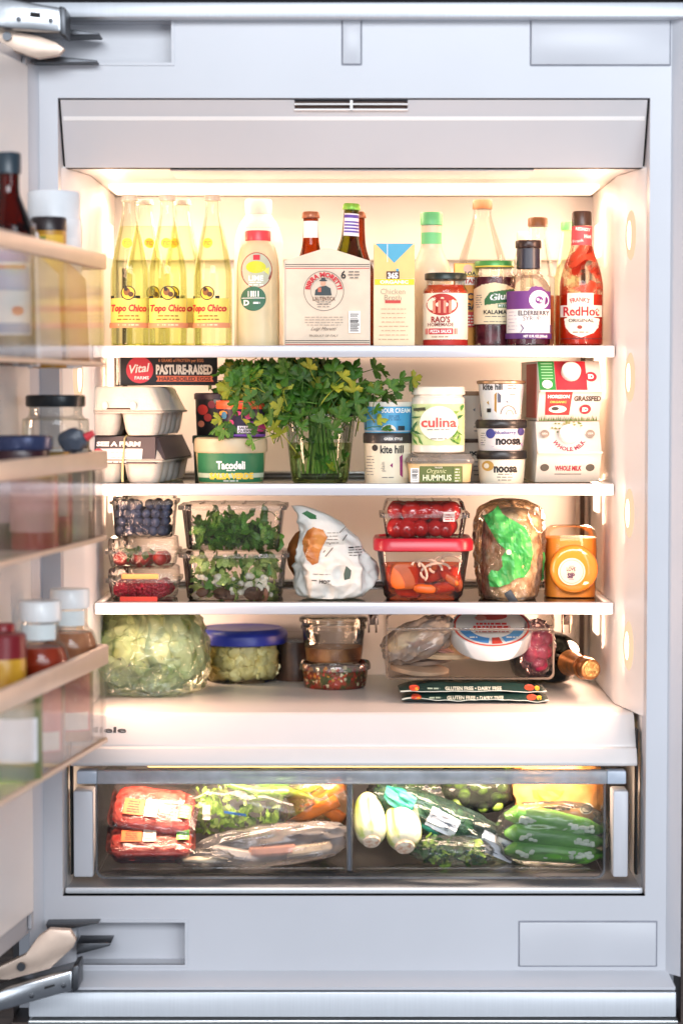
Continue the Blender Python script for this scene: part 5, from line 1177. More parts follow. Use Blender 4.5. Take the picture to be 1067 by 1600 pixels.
# lettuce in a produce bag
def leaf_sheet(w, h, seed, cup=.5, ruffle=.012, n=18):
    V, Fc = [], []; rg = random.Random(seed)
    for j in range(n + 1):
        t = j / n; wd = w * (math.sin(math.pi * min(1, .12 + t * .80)) ** .6)
        for i in range(n + 1):
            u = i / n * 2 - 1; edge = max(abs(u), t if t > .5 else 0) ** 3
            x = wd * u; z = h * t; y = cup * (x * x) / w + .25 * cup * h * (t - .3) ** 2 * 2
            r = ruffle * edge * (noise.noise(_V3(u * 3 + seed, t * 4, seed)) * 2.4) + .35 * ruffle * noise.noise(_V3(u * 5, t * 6, seed * 1.7))
            V.append((x, y + r, z + .4 * r))
    for j in range(n):
        for i in range(n): a = j * (n + 1) + i; Fc.append((a, a + 1, a + n + 2, a + n + 1))
    return V, Fc
def _V3(a, b, c): return Vector((a, b, c))
it = Item('lettuce_head', 'pale green lettuce head in the produce bag', 'lettuce', 230, .335, zf)
let = M('lettuce', 'eff2c6', .5, col2='c6d88a', scale=9, transl=.25, rnd=.10, bump=.35, bscale=26)
RL = (.080, .070, .064)
add('heart', blob(*RL, 60, 40, .10, 2.6, 3, ridged=True), M('lettuce_heart', 'eef0c8', .5, col2='cbd996', scale=12, bump=.6, bscale=34, transl=.2), it.root, loc=(0, 0, .064))
def sphere_leaf(lon0, lon1, lat0, lat1, seed, n=40):
    V, Fc = [], []
    for j in range(n + 1):
        for i in range(n + 1):
            u, v = i / n, j / n; e_ = max(abs(2 * u - 1), abs(2 * v - 1)); wob = .10 * noise.noise(_V3(v * 4, seed, 0)) * (abs(2 * u - 1))
            lo, la = R(lon0 + (lon1 - lon0) * (u + wob)), R(lat0 + (lat1 - lat0) * (v + .10 * noise.noise(_V3(u * 4, seed, 7))))
            k = 1.0 + .016 * (seed % 5) + .10 * e_ ** 5 + e_ ** 4 * .16 * noise.noise(_V3(u * 7 + seed, v * 7, seed)) + .09 * (.4 - abs(noise.noise(_V3(u * 2.6 + seed, v * 2.2, seed))) * 1.8) + .012 * noise.noise(_V3(u * 9, v * 9, seed)) - .03 * math.exp(-((u - .5) / .05) ** 2)
            V.append((RL[0] * k * math.sin(lo) * math.cos(la), -RL[1] * k * math.cos(lo) * math.cos(la), max(-.062, RL[2] * k * math.sin(la))))
    for j in range(n):
        for i in range(n): a = j * (n + 1) + i; Fc.append((a, a + 1, a + n + 2, a + n + 1))
    return V, Fc
for i, (a, b, c_, d_) in enumerate(((-75, 5, -70, 55), (-5, 80, -60, 62), (-130, -50, -60, 60), (60, 140, -60, 60), (-40, 40, -80, -5), (-35, 55, 15, 85), (-95, -30, -35, 40), (25, 95, -30, 50), (-20, 40, -20, 60), (-70, -10, 20, 80), (-60, 20, -85, -30), (10, 80, -85, -25))):
    add('outer_leaf', sphere_leaf(a, b, c_, d_, i + 2), let, it.root, loc=(0, 0, .064), angle=180)
pbag = G('produce_bag', 'fafdf8', 'f0f7ec', rough=.10, film=.05, filmcol='eef6e8', bump=.5, bscale=22, refl=.9)
pb = Item('produce_bag', 'thin crinkled green tinted bag around the lettuce', 'plastic bag', 230, .335, zf)
g = bag_geo([(0, 0, .0006, .066, .06), (0, -.002, .005, .086, .084), (0, 0, .04, .095, .088), (0, 0, .09, .091, .084), (.002, 0, .126, .07, .06), (.002, 0, .134, .02, .02)], 80, 110, .06, 20, 4)
add('film', g, pbag, pb.root, angle=70)
for i, (x, z, s, rx) in enumerate(((-.045, .002, .05, 62), (.005, .001, .06, 68), (.04, .004, .045, 58), (-.015, .018, .05, 40))):
    add('gathered_fold', leaf_sheet(s, s * .8, i + 40, .3, .010, 34), G('produce_bag_fold', 'f4faf0', 'e6f2e0', rough=.14, film=.16, filmcol='eaf6e6', bump=.5, bscale=30, refl=.8), pb.root, loc=(x, -.088 - .002 * i, z), rot=(R(-rx + 60), 0, R(-10 + 12 * i)), angle=180)
# blue lidded bowl
it = Item('glass_bowl', 'round glass bowl of cauliflower pieces with blue lid', 'bowl', 377, .465, zf)
it.lathe('bowl', [(40, 1066), (56, 1061), (64, 1040), (67, 1010), (67.5, 1000)], G('bowl_glass', 'f6f7ee', 'dfe2c8', rough=.03), close1=False)
it.lathe('lid', [(69, 1004), (72, 1002), (72.5, 990), (70, 984), (63, 980), (60, 981.5), (0, 982)], M('blue_lid', '2434a0', .35, var=.05), smooth=False, n=56)
m = it.m; rg = random.Random(6)
caul = [mesh('cauliflower_piece', blob(.018, .014, .017, 20, 14, .35, 2.4, s), M('cauliflower', 'f4e8b4', .6, col2='e0cc86', scale=30, rnd=.12, bump=.6, bscale=110)) for s in range(4)]
P_ = []
for k_, rr in ((0, .040), (1, .046), (2, .047)):
    for j in range(8):
        a = R(-170 + j * 22.5 + k_ * 11 + 0); P_.append(Vector((rr * math.sin(a * 1.0 + math.pi / 2 * 0), -rr * math.cos(a), .016 + k_ * .017)))
P_ = [p for p in P_ if p.y < .03] + [Vector((0, 0, .03)), Vector((.02, .01, .04)), Vector((-.02, 0, .045))]
P_ += [Vector((.047 * math.sin(R(a)), -.047 * math.cos(R(a)), z)) for a in (15, 40, 65, 90) for z in (.02, .036, .05)]
scatter_things(it.root.location, P_, caul, 'cauliflower_piece', 'pale yellow cauliflower piece in the blue lidded bowl', 'cauliflower', 'cauliflower pieces in the bowl', (.8, 1.1), 7)
# deli tubs
it = Item('deli_tub', 'clear deli tub of chunky red salsa', 'deli tub', 523, .385, zf)
it.lathe('tub', [(44, 1081), (48, 1078), (52, 1046)], clam, close1=False)
it.lathe('salsa', [(43, 1079), (47, 1077), (50.4, 1046)], M('chunky_salsa', 'a8321a', .3, col2='3f4a1c', scale=75, bump=1.0, bscale=70, contrast=(.40, .62)))
it.lathe('rim', [(52, 1046), (56, 1044), (56, 1036), (54, 1033)], G('deli_rim', 'f0ece4', 'd2c9bc', film=.12, rough=.05), close0=False, close1=False, smooth=False)
rg = random.Random(15); cols = [M('dice_tomato', 'c8381e', .3), M('dice_onion', 'e8d6b0', .4), M('dice_herb', '4f6a24', .5), M('dice_pepper', '8a2416', .35), M('dice_gold', 'd8902e', .35)]
DICE = [mesh('vegetable_dice', blob(.0035, .0035, .003, 8, 6, .3, 3, i, e=.6), c_) for i, c_ in enumerate(cols)]
for i in range(110):
    a = R(rg.uniform(-80, 80)); zz_ = rg.uniform(.004, .033); r_ = .0478 + .0033 * zz_ / .033 * 1.0 - .0028
    o = bpy.data.objects.new('vegetable_dice', rg.choice(DICE)); COL.objects.link(o); o.parent = it.root; o.location = (r_ * math.sin(a), -r_ * math.cos(a), zz_); o.rotation_euler = (rg.random() * 6, rg.random() * 6, rg.random() * 6)
zz = it.root.location.z + it.V(1033)
it = Item('deli_tub', 'clear empty looking deli tub stacked on the salsa tub', 'deli tub', 521, .385, zz + .0006)
m = it.m
it.lathe('tub', [(42, 1033), (44, 1030), (50, 972), (51, 968)], clam, close1=False)
it.lathe('contents', [(41, 1031), (43, 1029), (44.5, 1010)], M('brown_sauce', '6a3c1c', .4, col2='9a6a3a', scale=40))
it.lathe('rim', [(51, 972), (54, 970), (54, 965), (50, 963), (0, 963)], G('deli_rim', 'f0ece4', 'd2c9bc', film=.12, rough=.05), close0=False, smooth=False)
it.lathe('band', [(50, 982), (51.5, 981), (51.5, 977), (50, 976)], G('deli_rim', 'f0ece4'), close0=False, close1=False, smooth=False)
it = Item('deli_tub', 'dark filled tub behind the stacked deli tubs', 'deli tub', 462, .478, zf)
it.lathe('tub', [(30, 1064), (33, 1060), (36, 1000)], M('dark_filled_tub', '2a211e', .3, col2='4a3428', scale=40)); it.lathe('lid', [(38, 1002), (38, 992), (36, 989), (0, 989)], clam, smooth=False)
# hanging clear drawer
yh = .205; zt_b, zb_b = zS[2] - SH_T - .001, zat(1061, yh); x0, x1 = xat(603, yh), xat(866, yh)
hd_ = empty('hanging_bin', 'clear plastic bin hung under the lowest shelf', 'bin', ((x0 + x1) / 2, yh, zb_b)); W2 = (x1 - x0) / 2; Hb = zt_b - zb_b
bm_ = G('hanging_bin_plastic', 'fdfbf9', 'f0e6dc', rough=.04, film=.0, refl=.8)
def tray_ring(y, ins): return [(a, y, Hb / 2 + b) for a, b in rrect(W2 - ins, Hb / 2 - ins, .009, 5)]
add('front_wall', loft([tray_ring(.003, 0), tray_ring(0, 0)]), bm_, hd_)
add('front_edge', loft([tray_ring(-.0006, -.0006), tray_ring(-.0006, .0022), tray_ring(.0038, .0022), tray_ring(.0038, -.0006), tray_ring(-.0006, -.0006)], False, False), G('bin_edge', 'e6d8ca', 'a88f7a', film=.3, filmcol='d8c4b2'), hd_)
add('floor', boxes((-W2 + .004, W2 - .004, .004, .29, .0, .003)), bm_, hd_, smooth=False)
for s in (-1, 1): add('side_wall', boxes((s * W2 - (.003 if s > 0 else 0), s * W2 + (0 if s > 0 else .003), .004, .29, .008, Hb - .002)), bm_, hd_, smooth=False)
add('top_lip', boxes((-W2, W2, -.004, .0, Hb - .026, Hb - .022)), G('bin_edge', 'e6d8ca', 'a88f7a', film=.3), hd_, bev=.001)
for s, px in ((-1, 583), (1, 886)):
    xx = xat(px, yh) - (x0 + x1) / 2
    add('hook', boxes((xx - .008, xx + .008, .002, .008, Hb - .018, Hb - .001), (xx - .008, xx - .005, .0, .002, Hb - .03, Hb - .001), (xx + .003, xx + .006, .0, .002, Hb - .03, Hb - .006)), M('hook_metal', '8a6f5e', .25, metal=.8), hd_, bev=.0008)
bz = zb_b + .0035
ob = Item('cheese_round', 'round cheese box with red and blue wrapper in the hanging bin', 'cheese', 768, .245, bz)
r_ = 64 * ob.m
o = add('box', lathe([(0, 0), (r_ * .98, 0), (r_, .003), (r_, .022), (r_ * .98, .025), (0, .025)], 56), card('e9e6e2'), ob.root, loc=(0, .01, .050), rot=(R(26), 0, 0))
Lw = Lab(lambda u, v, off: (u, v, .025 + off), o, lambda p: p / 64 * r_, lambda p: -p / 64 * r_)
Lw.ell(0, 0, 60, 60, ink('e0523f'), inner=.94, name='wrapper_ring'); Lw.ell(0, 0, 52, 52, ink('4a8ac8'), inner=.70, a0=190, a1=262); Lw.ell(0, 0, 52, 52, ink('5a9ad0'), inner=.70, a0=292, a1=350); Lw.ell(0, 0, 54, 54, ink('c8402f'), inner=.66, a0=268, a1=286)
Lw.lines(0, -8, 1, 62, 2, ink('d8342f'), 6, 4); Lw.ell(2, -28, 24, 12, ink('c8402f')); Lw.ell(-16, -22, 9, 8, ink('e08a7a')); Lw.lines(0, 10, 18, 56, 2, ink('b0483c'), 3); Lw.lines(-30, 34, 35, 16, 1, WHT, 4); Lw.lines(30, 34, 35, 18, 1, WHT, 4, 2)
tort = M('tortilla', 'e4cda4', .7, col2='c9a26c', scale=30, bump=.3)
for i, (px, y, sx, sz_, tl, col_) in enumerate(((655, .262, 46, 5, 6, 'b59a80'), (660, .30, 50, 6, -4, '8a7464'), (690, .285, 55, 5, 2, 'cdb08c'))):
    t_ = Item('tortilla_pack', ['bag of flour tortillas at the front of the hanging bin', 'bag of dark tortillas under the others in the hanging bin', 'bag of wide tortillas beneath the cheese wheel'][i], 'tortillas', px, y, bz + i * .012)
    add('tortilla', lathe(smoothprof([(0, 0), (sx * t_.m * .9, .001), (sx * t_.m, .005), (sx * t_.m * .9, .010), (0, .011)], 3), 36), M('tort_' + col_, col_, .7, var=.15, scale=30, bump=.4), t_.root, rot=(R(4), R(tl), 0))
fb = Item('zip_bag', 'clear bag with pale cheese and dark slices left in the hanging bin', 'plastic bag', 655, .262, bz + .036)
g = blob(.058, .045, .030, 60, 40, .16, 2.0, 8, ridged=True, e=.9)
add('film', g, G('zip_film', 'fbfaf8', 'f2eeea', rough=.1, film=.34, filmcol='fdf2ea', bump=.4, bscale=16), fb.root, loc=(0, 0, .014), rot=(0, R(-22), 0))
add('cheese_slab', blob(.028, .02, .012, 26, 18, .1, 2, 3, e=.6), M('pale_cheese', 'e6d2a4', .5), fb.root, loc=(-.024, 0, .014), rot=(0, R(-30), 0))
add('dark_slice', blob(.05, .02, .005, 26, 14, .25, 2, 5), M('dark_slices', 'a8786c', .5), fb.root, loc=(.012, -.004, .004), rot=(0, R(14), 0))
fb = Item('radish_bag', 'bag of pink radishes at the end of the hanging bin', 'radish bag', 838, .25, bz)
rad = mesh('radish', blob(.013, .013, .013, 20, 14, .05, 2, 3), M('radish_pink', 'c42a55', .3, var=.15, rnd=.15))
g = blob(.027, .03, .040, 44, 30, .22, 2.8, 12, ridged=True)
add('film', g, G('radish_film', 'fbeef0', 'f0d8de', rough=.08, film=.14, filmcol='f0c8d4', bump=1, bscale=30), fb.root, loc=(0, 0, .040))
for p in ((-.008, -.01, .030), (.010, -.012, .034), (.0, -.008, .052), (.012, -.006, .054), (-.012, -.004, .050), (.004, -.012, .016)): add('radish', rad, None, fb.root, loc=p)
# flat dark green packs
for i, (z_, px, yy, rz, lb) in enumerate(((0, 742, .205, -1, 'dark green flat food pack lying beneath the other'), (.013, 738, .213, 1.5, 'dark green flat food pack with GLUTEN FREE print on top of the other'))):
    it = Item('food_pack', lb, 'food pack', px, yy, zf + z_, rz=rz, group='dark green flat packs')
    W_ = 114 * it.m
    rings = []
    for k_ in range(41):
        x = -W_ + 2 * W_ * k_ / 40; h_ = .0125 * (1 - abs(x / W_) ** 6 * .75) * (1 + .22 * noise.noise(_V3(x * 30, i * 5, 0))); dz = .0075 + .012 * noise.noise(_V3(x * 17 + i * 9, 3, 0)) + .004 * noise.noise(_V3(x * 60, i, 5)); dz = max(0, dz * (.30 if i else .45))
        rings.append([(x, -.028, max(0, dz) + .0006), (x, -.029, max(0, dz) + .0018), (x, -.012, h_ + max(0, dz) * .4), (x, .05, h_), (x, .06, .002), (x, .06, .0004), (x, -.012, .0002)][::-1])
    g = loft(rings); b_ = add('pouch', g, M('pack_green', '1d3a36', .4, var=.15, scale=20), it.root, angle=50)
    add('seal_edge', loft([[(r[-1][0], r[-1][1] - .0008, r[-1][2]), (r[-1][0], r[-1][1] - .001, r[-1][2] + .0012), (r[-1][0], r[-1][1] + .002, r[-1][2] + .002), (r[-1][0], r[-1][1] + .002, r[-1][2])] for r in rings]), M('seal_white', 'cfd6cc', .4), it.root)
    L = Lab(proj(g), b_, lambda p: p * it.m, lambda p: -p * it.m + .0080)
    L.text('GLUTEN FREE • DAIRY FREE', 0, .5, 4.6, ink('d8dccc'), w=88, bold=.03, name='lettering'); L.ell(-92, 0, 8, 4, ink('c8482f')); L.ell(-88, 1, 3, 2, ink('e0a03c')); L.ell(88, 0, 8, 4, ink('b8482f')); L.ell(100, 1, 4, 3, ink('d8a83c')); L.lines(-62, -.5, 1, 26, 1, ink('9ab0a0'), 2)
# champagne bottle on its side
tip = at(923, 1047, .250); R_b = .0415; tip.z = zf + R_b
bt = empty('champagne_bottle', 'dark green champagne bottle on its side with gold foil neck', 'bottle', (tip.x, tip.y, zf))
bt.rotation_euler = (0, 0, R(15))
mk = lambda pr: [(z, r) for r, z in pr]
def side_lathe(name, prof, mat, **k): return add(name, lathe(prof, 40), mat, bt, loc=(0, 0, R_b), rot=(R(-90), 0, 0), **k)
side_lathe('glass', smoothprof([(.0155, .055), (.0165, .075), (.022, .10), (.034, .13), (.0405, .16), (.0412, .19), (.0412, .255), (.036, .262), (0, .255)], 4), G('champagne_glass', '5a6a24', '3a4a16', rough=.05))
side_lathe('wine', smoothprof([(0, .07), (.0145, .075), (.020, .10), (.032, .13), (.0385, .16), (.039, .19), (.039, .250), (0, .252)], 4), G('champagne_wine', 'a08a3a', '6a5a1c', refl=.2))
side_lathe('foil', smoothprof([(0, -.0005), (.013, 0), (.0158, .003), (.0165, .010), (.0150, .022), (.0160, .030), (.0158, .05), (.0172, .076), (.0205, .092)], 4), M('gold_foil', 'd8935a', .30, metal=.85, var=.2, scale=60, bump=.7, bscale=110))
side_lathe('foil_cap', [(0, -.0025), (.0115, -.002), (.0125, -.0006), (0, -.0004)], M('gold_disc', 'e6bf7c', .35, metal=.6, col2='a8743c', scale=240, bump=.8, bscale=200))
side_lathe('foil_ring', [(.0172, .026), (.0185, .028), (.0172, .030)], M('gold_foil', 'd8935a'))
# ================================================================= crisper drawer contents
zc_ = zd0 + .0098
def cat_obj(px, py, y): return at(px, py, y)
# ground meat trays
wrap3 = G('crisper_film', 'fbfbfa', 'f1f0ee', rough=.14, film=.05, bump=.35, bscale=20, refl=.8)
BRIGHT = [mesh('salad_leaf', arugula(s + 40), M('bright_greens', 'a8c85a', .45, col2='6f9a3a', scale=18, transl=.3, rnd=.3)) for s in range(3)]
meat = M('ground_meat', 'c4302a', .35, col2='e0685a', scale=110, bump=.9, bscale=150)
def meat_tray(label, px, y, z, tilt, rz, yaw=0):
    it = Item('meat_tray', label, 'meat tray', px, y, z, rz=rz, group='wrapped trays of ground meat'); m = it.m
    e = it.root; e.rotation_euler = (R(tilt), R(yaw), R(rz)); W_, D_ = 70 * m, 42 * m
    add('tray', rloft([(0, W_ * .82, D_ * .82, .012), (.003, W_ * .86, D_ * .86, .014), (.020, W_ * .98, D_ * .98, .016), (.021, W_, D_, .016)], True, False), G('meat_tray_plastic', 'f6ece8', 'dcc8c0', rough=.06, film=.10, bump=.5), e)
    add('meat', blob(W_ * .90, D_ * .90, .011, 60, 30, .07, 6, 3, e=.5), meat, e, loc=(0, 0, .014))
    V, Fc = [], []; n = 26
    for j in range(n + 1):
        for i in range(n + 1):
            u, v = i / n * 2 - 1, j / n * 2 - 1; k_ = max(abs(u), abs(v)); V.append((u * W_, v * D_, .0215 + .0065 * (1 - k_ ** 5) + .0012 * noise.noise(Vector((u * 6, v * 6, px)))))
    for j in range(n):
        for i in range(n): a = j * (n + 1) + i; Fc.append((a, a + 1, a + n + 2, a + n + 1))
    fo = add('film', (V, Fc), G('meat_film', 'fcf8f6', 'f0e6e2', rough=.05, film=.02, bump=.8, bscale=30), e)
    S = lambda u, v, o_: (u, v, .0295 + o_)
    L = Lab(S, e, lambda p: p * m, lambda p: -p * m)
    L.rect(-46, -8, -14, 20, ink('d8642a'), name='price_label', part=True); L.rect(-12, -10, 8, 20, ink('f2ead8')); L.bars(-10, -6, 6, 16, ink('6a5a50'), 6, horiz=True); L.lines(-30, -4, 14, 22, 5, ink('5a2210'), 2, 3)
    L2 = Lab(S, e, lambda p: p * m, lambda p: -p * m); L2.rect(40, -8, 60, 16, ink('5fb04a'), name='green_label', part=True); L2.lines(50, -4, 12, 14, 4, ink('d8f0c0'), 2)
meat_tray('lower wrapped tray of red ground meat in the crisper', 235, .100, zc_ + .021, 29, 2)
meat_tray('upper tilted wrapped tray of red ground meat in the crisper', 240, .128, zat(1266, .128) - .008, 50, -4, 6)
# leafy bag
it = Item('greens_bag', 'clear bag of chopped greens beside the meat trays', 'greens bag', 395, .135, zc_ + .026)
rg = random.Random(21)
g = blob(.105, .050, .047, 70, 40, .08, 2.4, 9, ridged=True, e=.85)
add('film', g, wrap3, it.root, loc=(0, 0, .046), rot=(0, R(4), 0))
for i in range(120):
    o = bpy.data.objects.new('salad_leaf', rg.choice(BRIGHT + PALE + BRIGHT + ARUG[:1])); COL.objects.link(o); o.parent = it.root
    a = rg.uniform(-1, 1); b = rg.uniform(-1, 1)
    o.location = (a * .082, -.034 * math.sqrt(max(0, 1 - a * a * .8)) + rg.uniform(-.003, .014), .046 + b * .034); s = rg.uniform(.016, .034); o.scale = (s, s, s); o.rotation_euler = (rg.random() * 6, rg.random() * 6, rg.random() * 6)
L = Lab(proj(shift(g, (0, 0, .046))), it.root, it.U, it.V); L.k = 3
fill(L, [(318, 1250), (330, 1250), (330, 1272), (318, 1272)], ink('efe6cc'), 1.5, name='price_label', part=False); fill(L, [(352, 1257), (386, 1262), (386, 1266), (352, 1261)], ink('3f6fa8'), 1.2)
GL = M('pepper_green', '86b83a', .25, col2='5a8f26', scale=18, rnd=.15, coat=.3)
it = Item('green_pepper_bag', 'bag of long green peppers lying on the greens', 'pepper bag', 425, .125, zc_ + .095)
for i, (x0_, z0_, x1_, z1_) in enumerate(((-.075, .024, .06, -.002), (-.06, .034, .07, .024), (-.03, .006, .085, .02))):
    add('green_pepper', tube([(x0_, -.012 + .01 * i, z0_), (x0_ * .4 + x1_ * .6 - .03, -.018 + .01 * i, (z0_ + z1_) / 2 - .006), (x1_ * .7 + x0_ * .3, -.016 + .01 * i, (z0_ + z1_) / 2 - .003), (x1_, -.01 + .01 * i, z1_)], [.004, .0105, .0095, .003], 14), GL, it.root)
add('film', blob(.085, .036, .026, 50, 30, .09, 2.4, 15, ridged=True), wrap3, it.root, loc=(.004, 0, .018))
it = Item('carrot_bag', 'orange carrots in a bag against the drawer divider', 'carrot bag', 490, .115, zc_ + .03)
for i, (a0, a1, r_) in enumerate((((-.055, -.01, .018), (.035, -.012, .062), .010), ((-.02, .008, .05), (.042, .004, .085), .012), ((.0, .0, .06), (.04, .01, .03), .011))):
    add('carrot', tube([a0, ((a0[0] + a1[0]) / 2, (a0[1] + a1[1]) / 2 - .002, (a0[2] + a1[2]) / 2), a1], [r_ * .35, r_ * .8, r_], 14), M('carrot_bagged', 'f08a2c', .45, var=.12, scale=40), it.root)
add('film', blob(.052, .03, .052, 50, 34, .10, 2.4, 18, ridged=True), G('orange_bag_film', 'fdeed8', 'f8ddb8', rough=.08, film=.08, filmcol='f0b878', bump=.4, bscale=20), it.root, loc=(.004, 0, .05))
it = Item('tuber_bag', 'crumpled grey white plastic bag at the bottom of the crisper', 'plastic bag', 425, .088, zc_ + .001)
g = blob(.112, .030, .030, 80, 40, .13, 2.6, 5, ridged=True, e=.8)
add('film', g, G('grey_bag', 'f8f7f6', 'eeecea', rough=.12, film=.30, filmcol='e0d8d4', bump=.4, bscale=20), it.root, loc=(.0, 0, .028), rot=(0, R(-7), 0))
for k_, (x_, z_r, a_) in enumerate(((-.055, .016, 8), (.0, .020, -4), (.052, .022, -8))): add('vegetable_pack', rloft([(0, .034, .012, .008), (.004, .036, .014, .009), (.012, .033, .012, .008)], k=4), M('pack_' + 'abc'[k_], ('e9dfd6', 'd8a08a', 'e6d2b4')[k_], .6, var=.15, scale=25), it.root, loc=(x_, .002, z_r - .006), rot=(0, R(a_), 0))
# endives
end = M('endive', 'ece6c4', .4, col2='a3b84c', scale=14, stretch=(3, 3, .35), bump=.4, bscale=50, contrast=(.38, .55))
for i, (px, py, s, rz, ry, lb) in enumerate(((580, 1311, .92, 14, 10, 'pale yellow endive beside the drawer divider'), (632, 1319, 1.02, -8, -14, 'larger pale endive between its neighbour and the teal bag'))):
    p = at(px, py, .078); e = empty('endive', lb, 'endive', (p.x, p.y, p.z), R(rz), 'endives in the crisper'); e.rotation_euler = (R(28), R(ry), R(rz))
    add('bulb', lathe(smoothprof([(0, -.004), (.015, -.002), (.024, .010), (.026, .030), (.024, .055), (.017, .080), (0, .098)], 4), 36), end, e, rot=(R(-90) * .86, 0, 0)); e.scale = (s, s, s)
    add('root_end', lathe([(.006, .0005), (.012, -.001), (.0145, .001), (.0130, .004), (.007, .006), (0, .0055)], 28), M('endive_cut', 'f4ead2', .5, col2='cf9f80', scale=160), e, loc=(0, -.0035, -.0006), rot=(R(-90) * .86 + math.pi, 0, 0))
# teal bag, diagonal
teal = G('teal_bag', 'eef7f4', 'd6ebe6', rough=.12, film=.09, filmcol='8fb8ae', bump=.4, bscale=20)
p0 = at(604, 1240, .125); p1 = at(806, 1340, .085)
e = empty('kale_bag', 'long teal printed plastic bag lying diagonally with barcode labels', 'produce bag', (p0.x, p0.y, p0.z)); d = (p1 - p0); ln = d.length
ang = math.atan2(-(d.z), d.x); e.rotation_euler = (0, ang, 0)
gB = blob(ln * .56, .030, .028, 90, 40, .15, 2.6, 22, ridged=True, e=.85)
gB = shift(gB, (ln / 2, 0, 0)); add('film', gB, teal, e)
kal = M('kale_dark', '3f6f44', .5, col2='1f4a30', scale=20, transl=.15, rnd=.3)
KALE = [mesh('kale_leaf', leaf_sheet(.022, .045, s, .3, .014, 10), kal) for s in range(3)]
for i in range(34):
    o = bpy.data.objects.new('kale_leaf', rg.choice(KALE)); COL.objects.link(o); o.parent = e; o.location = (rg.uniform(.0, ln * .62), rg.uniform(-.012, .012), rg.uniform(-.010, .008)); o.rotation_euler = (rg.uniform(-.6, .6), rg.random() * 6, rg.uniform(-.5, .5)); o.scale = [rg.uniform(.4, .62)] * 3
m_ = (D + .09) / F
L = Lab(proj(gB), e, lambda u: u * m_, lambda v: -v * m_)
fill(L, [(-6, -14), (18, -20), (44, -18), (46, 2), (30, 14), (8, 10), (-4, 4)], ink('1f7a6a'), 1.6); fill(L, [(30, 18), (80, 16), (150, 26), (180, 24), (180, 30), (150, 32), (80, 23), (32, 26)], ink('1f7a6a'), 1.6)
for x_, w_ in ((72, 50), (162, 62)):
    fill(L, [(x_, -17), (x_ + w_, -15), (x_ + w_, 16), (x_, 15)], ink('dfe3e8'), 1.6, name='barcode_label'); L.bars(x_ + 4, -12, x_ + w_ - 4, 11, ink('2c3a4a'), 13, horiz=True, seed=int(x_))
# sprouts in a dark bag, orange bag behind, cucumbers in front
it = Item('sprout_bag', 'dark green bag of small sprouts behind the teal bag', 'sprout bag', 748, .175, zc_ + .07)
spr = mesh('sprout', blob(.009, .009, .0085, 16, 12, .08, 3, 2), M('sprout_green', '7f9a3c', .45, col2='3f5a20', scale=60, rnd=.3))
for i in range(30): add('sprout', spr, None, it.root, loc=(rg.uniform(-.045, .045), rg.uniform(-.03, .004), rg.uniform(.002, .055)))
add('film', blob(.062, .045, .040, 50, 34, .10, 2.4, 31, ridged=True), G('dark_net', 'c3d2b4', 'a0b490', rough=.1, film=.05, bump=.4, bscale=20), it.root, loc=(0, 0, .032))
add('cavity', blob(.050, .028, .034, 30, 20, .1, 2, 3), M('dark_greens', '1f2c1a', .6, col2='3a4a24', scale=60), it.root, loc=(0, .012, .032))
it = Item('chip_bag', 'orange and cream snack bag at the back of the crisper', 'snack bag', 872, .150, zc_ + .05)
g = blob(.066, .035, .062, 60, 40, .10, 2.6, 41, ridged=True, e=.8)
add('bag', shift(g, (0, 0, .054)), M('snack_bag', 'd8a468', .4, col2='b9793c', scale=22, bump=.5, bscale=40), it.root)
L = Lab(proj(shift(g, (0, 0, .054))), it.root, it.U, it.V); fill(L, [(830, 1228), (880, 1228), (872, 1240), (850, 1248), (832, 1240)], ink('e8b23c'), 1.6); L.lines(870, 1256, 1257, 52, 1, K, 4); L.ell(915, 1258, 11, 9, ink('efe6d2')); L.ell(915, 1258, 9, 7, ink('3a4a3c'), inner=.8); L.text('USDA', 915, 1258, 4, K, w=12)
cuc = M('cucumber', '5f9a38', .4, col2='356a22', scale=30, bump=.8, bscale=90, stretch=(.4, 1, 1))
it = Item('cucumber_bag', 'wrapped green cucumbers with white frosted bands in the crisper', 'cucumber bag', 864, .092, zc_ + .001)
for i, (z0_, z1_, r_) in enumerate(((.018, .014, .0155), (.044, .032, .016), (.070, .050, .0155))):
    add('cucumber', tube([(-.068 + .012 * i * 0, 0, z0_), (-.05, -.006, z0_ + .004), (0, -.010, (z0_ + z1_) / 2 + .004), (.05, -.006, z1_ + .002), (.072, 0, z1_)], [.005, r_, r_ * 1.05, r_, .005], 18), cuc, it.root)
    for k_ in range(44):
        t_ = rg.uniform(-.052, .058); zz_ = z0_ + (z1_ - z0_) * (t_ + .07) / .14
        add('frost_bubble', MESH.setdefault('bub', mesh('frost_bubble', blob(.0040, .0016, .0030, 10, 8, .25, 2, 1), M('frost', 'cfdac6', .3, transl=.4))), None, it.root, loc=(t_, -.0185 - .004, zz_ + .002 + rg.uniform(-.004, .004)))
g = blob(.080, .028, .046, 70, 46, .08, 2.6, 51, ridged=True, e=.75)
add('film', g, wrap3, it.root, loc=(0, 0, .044))

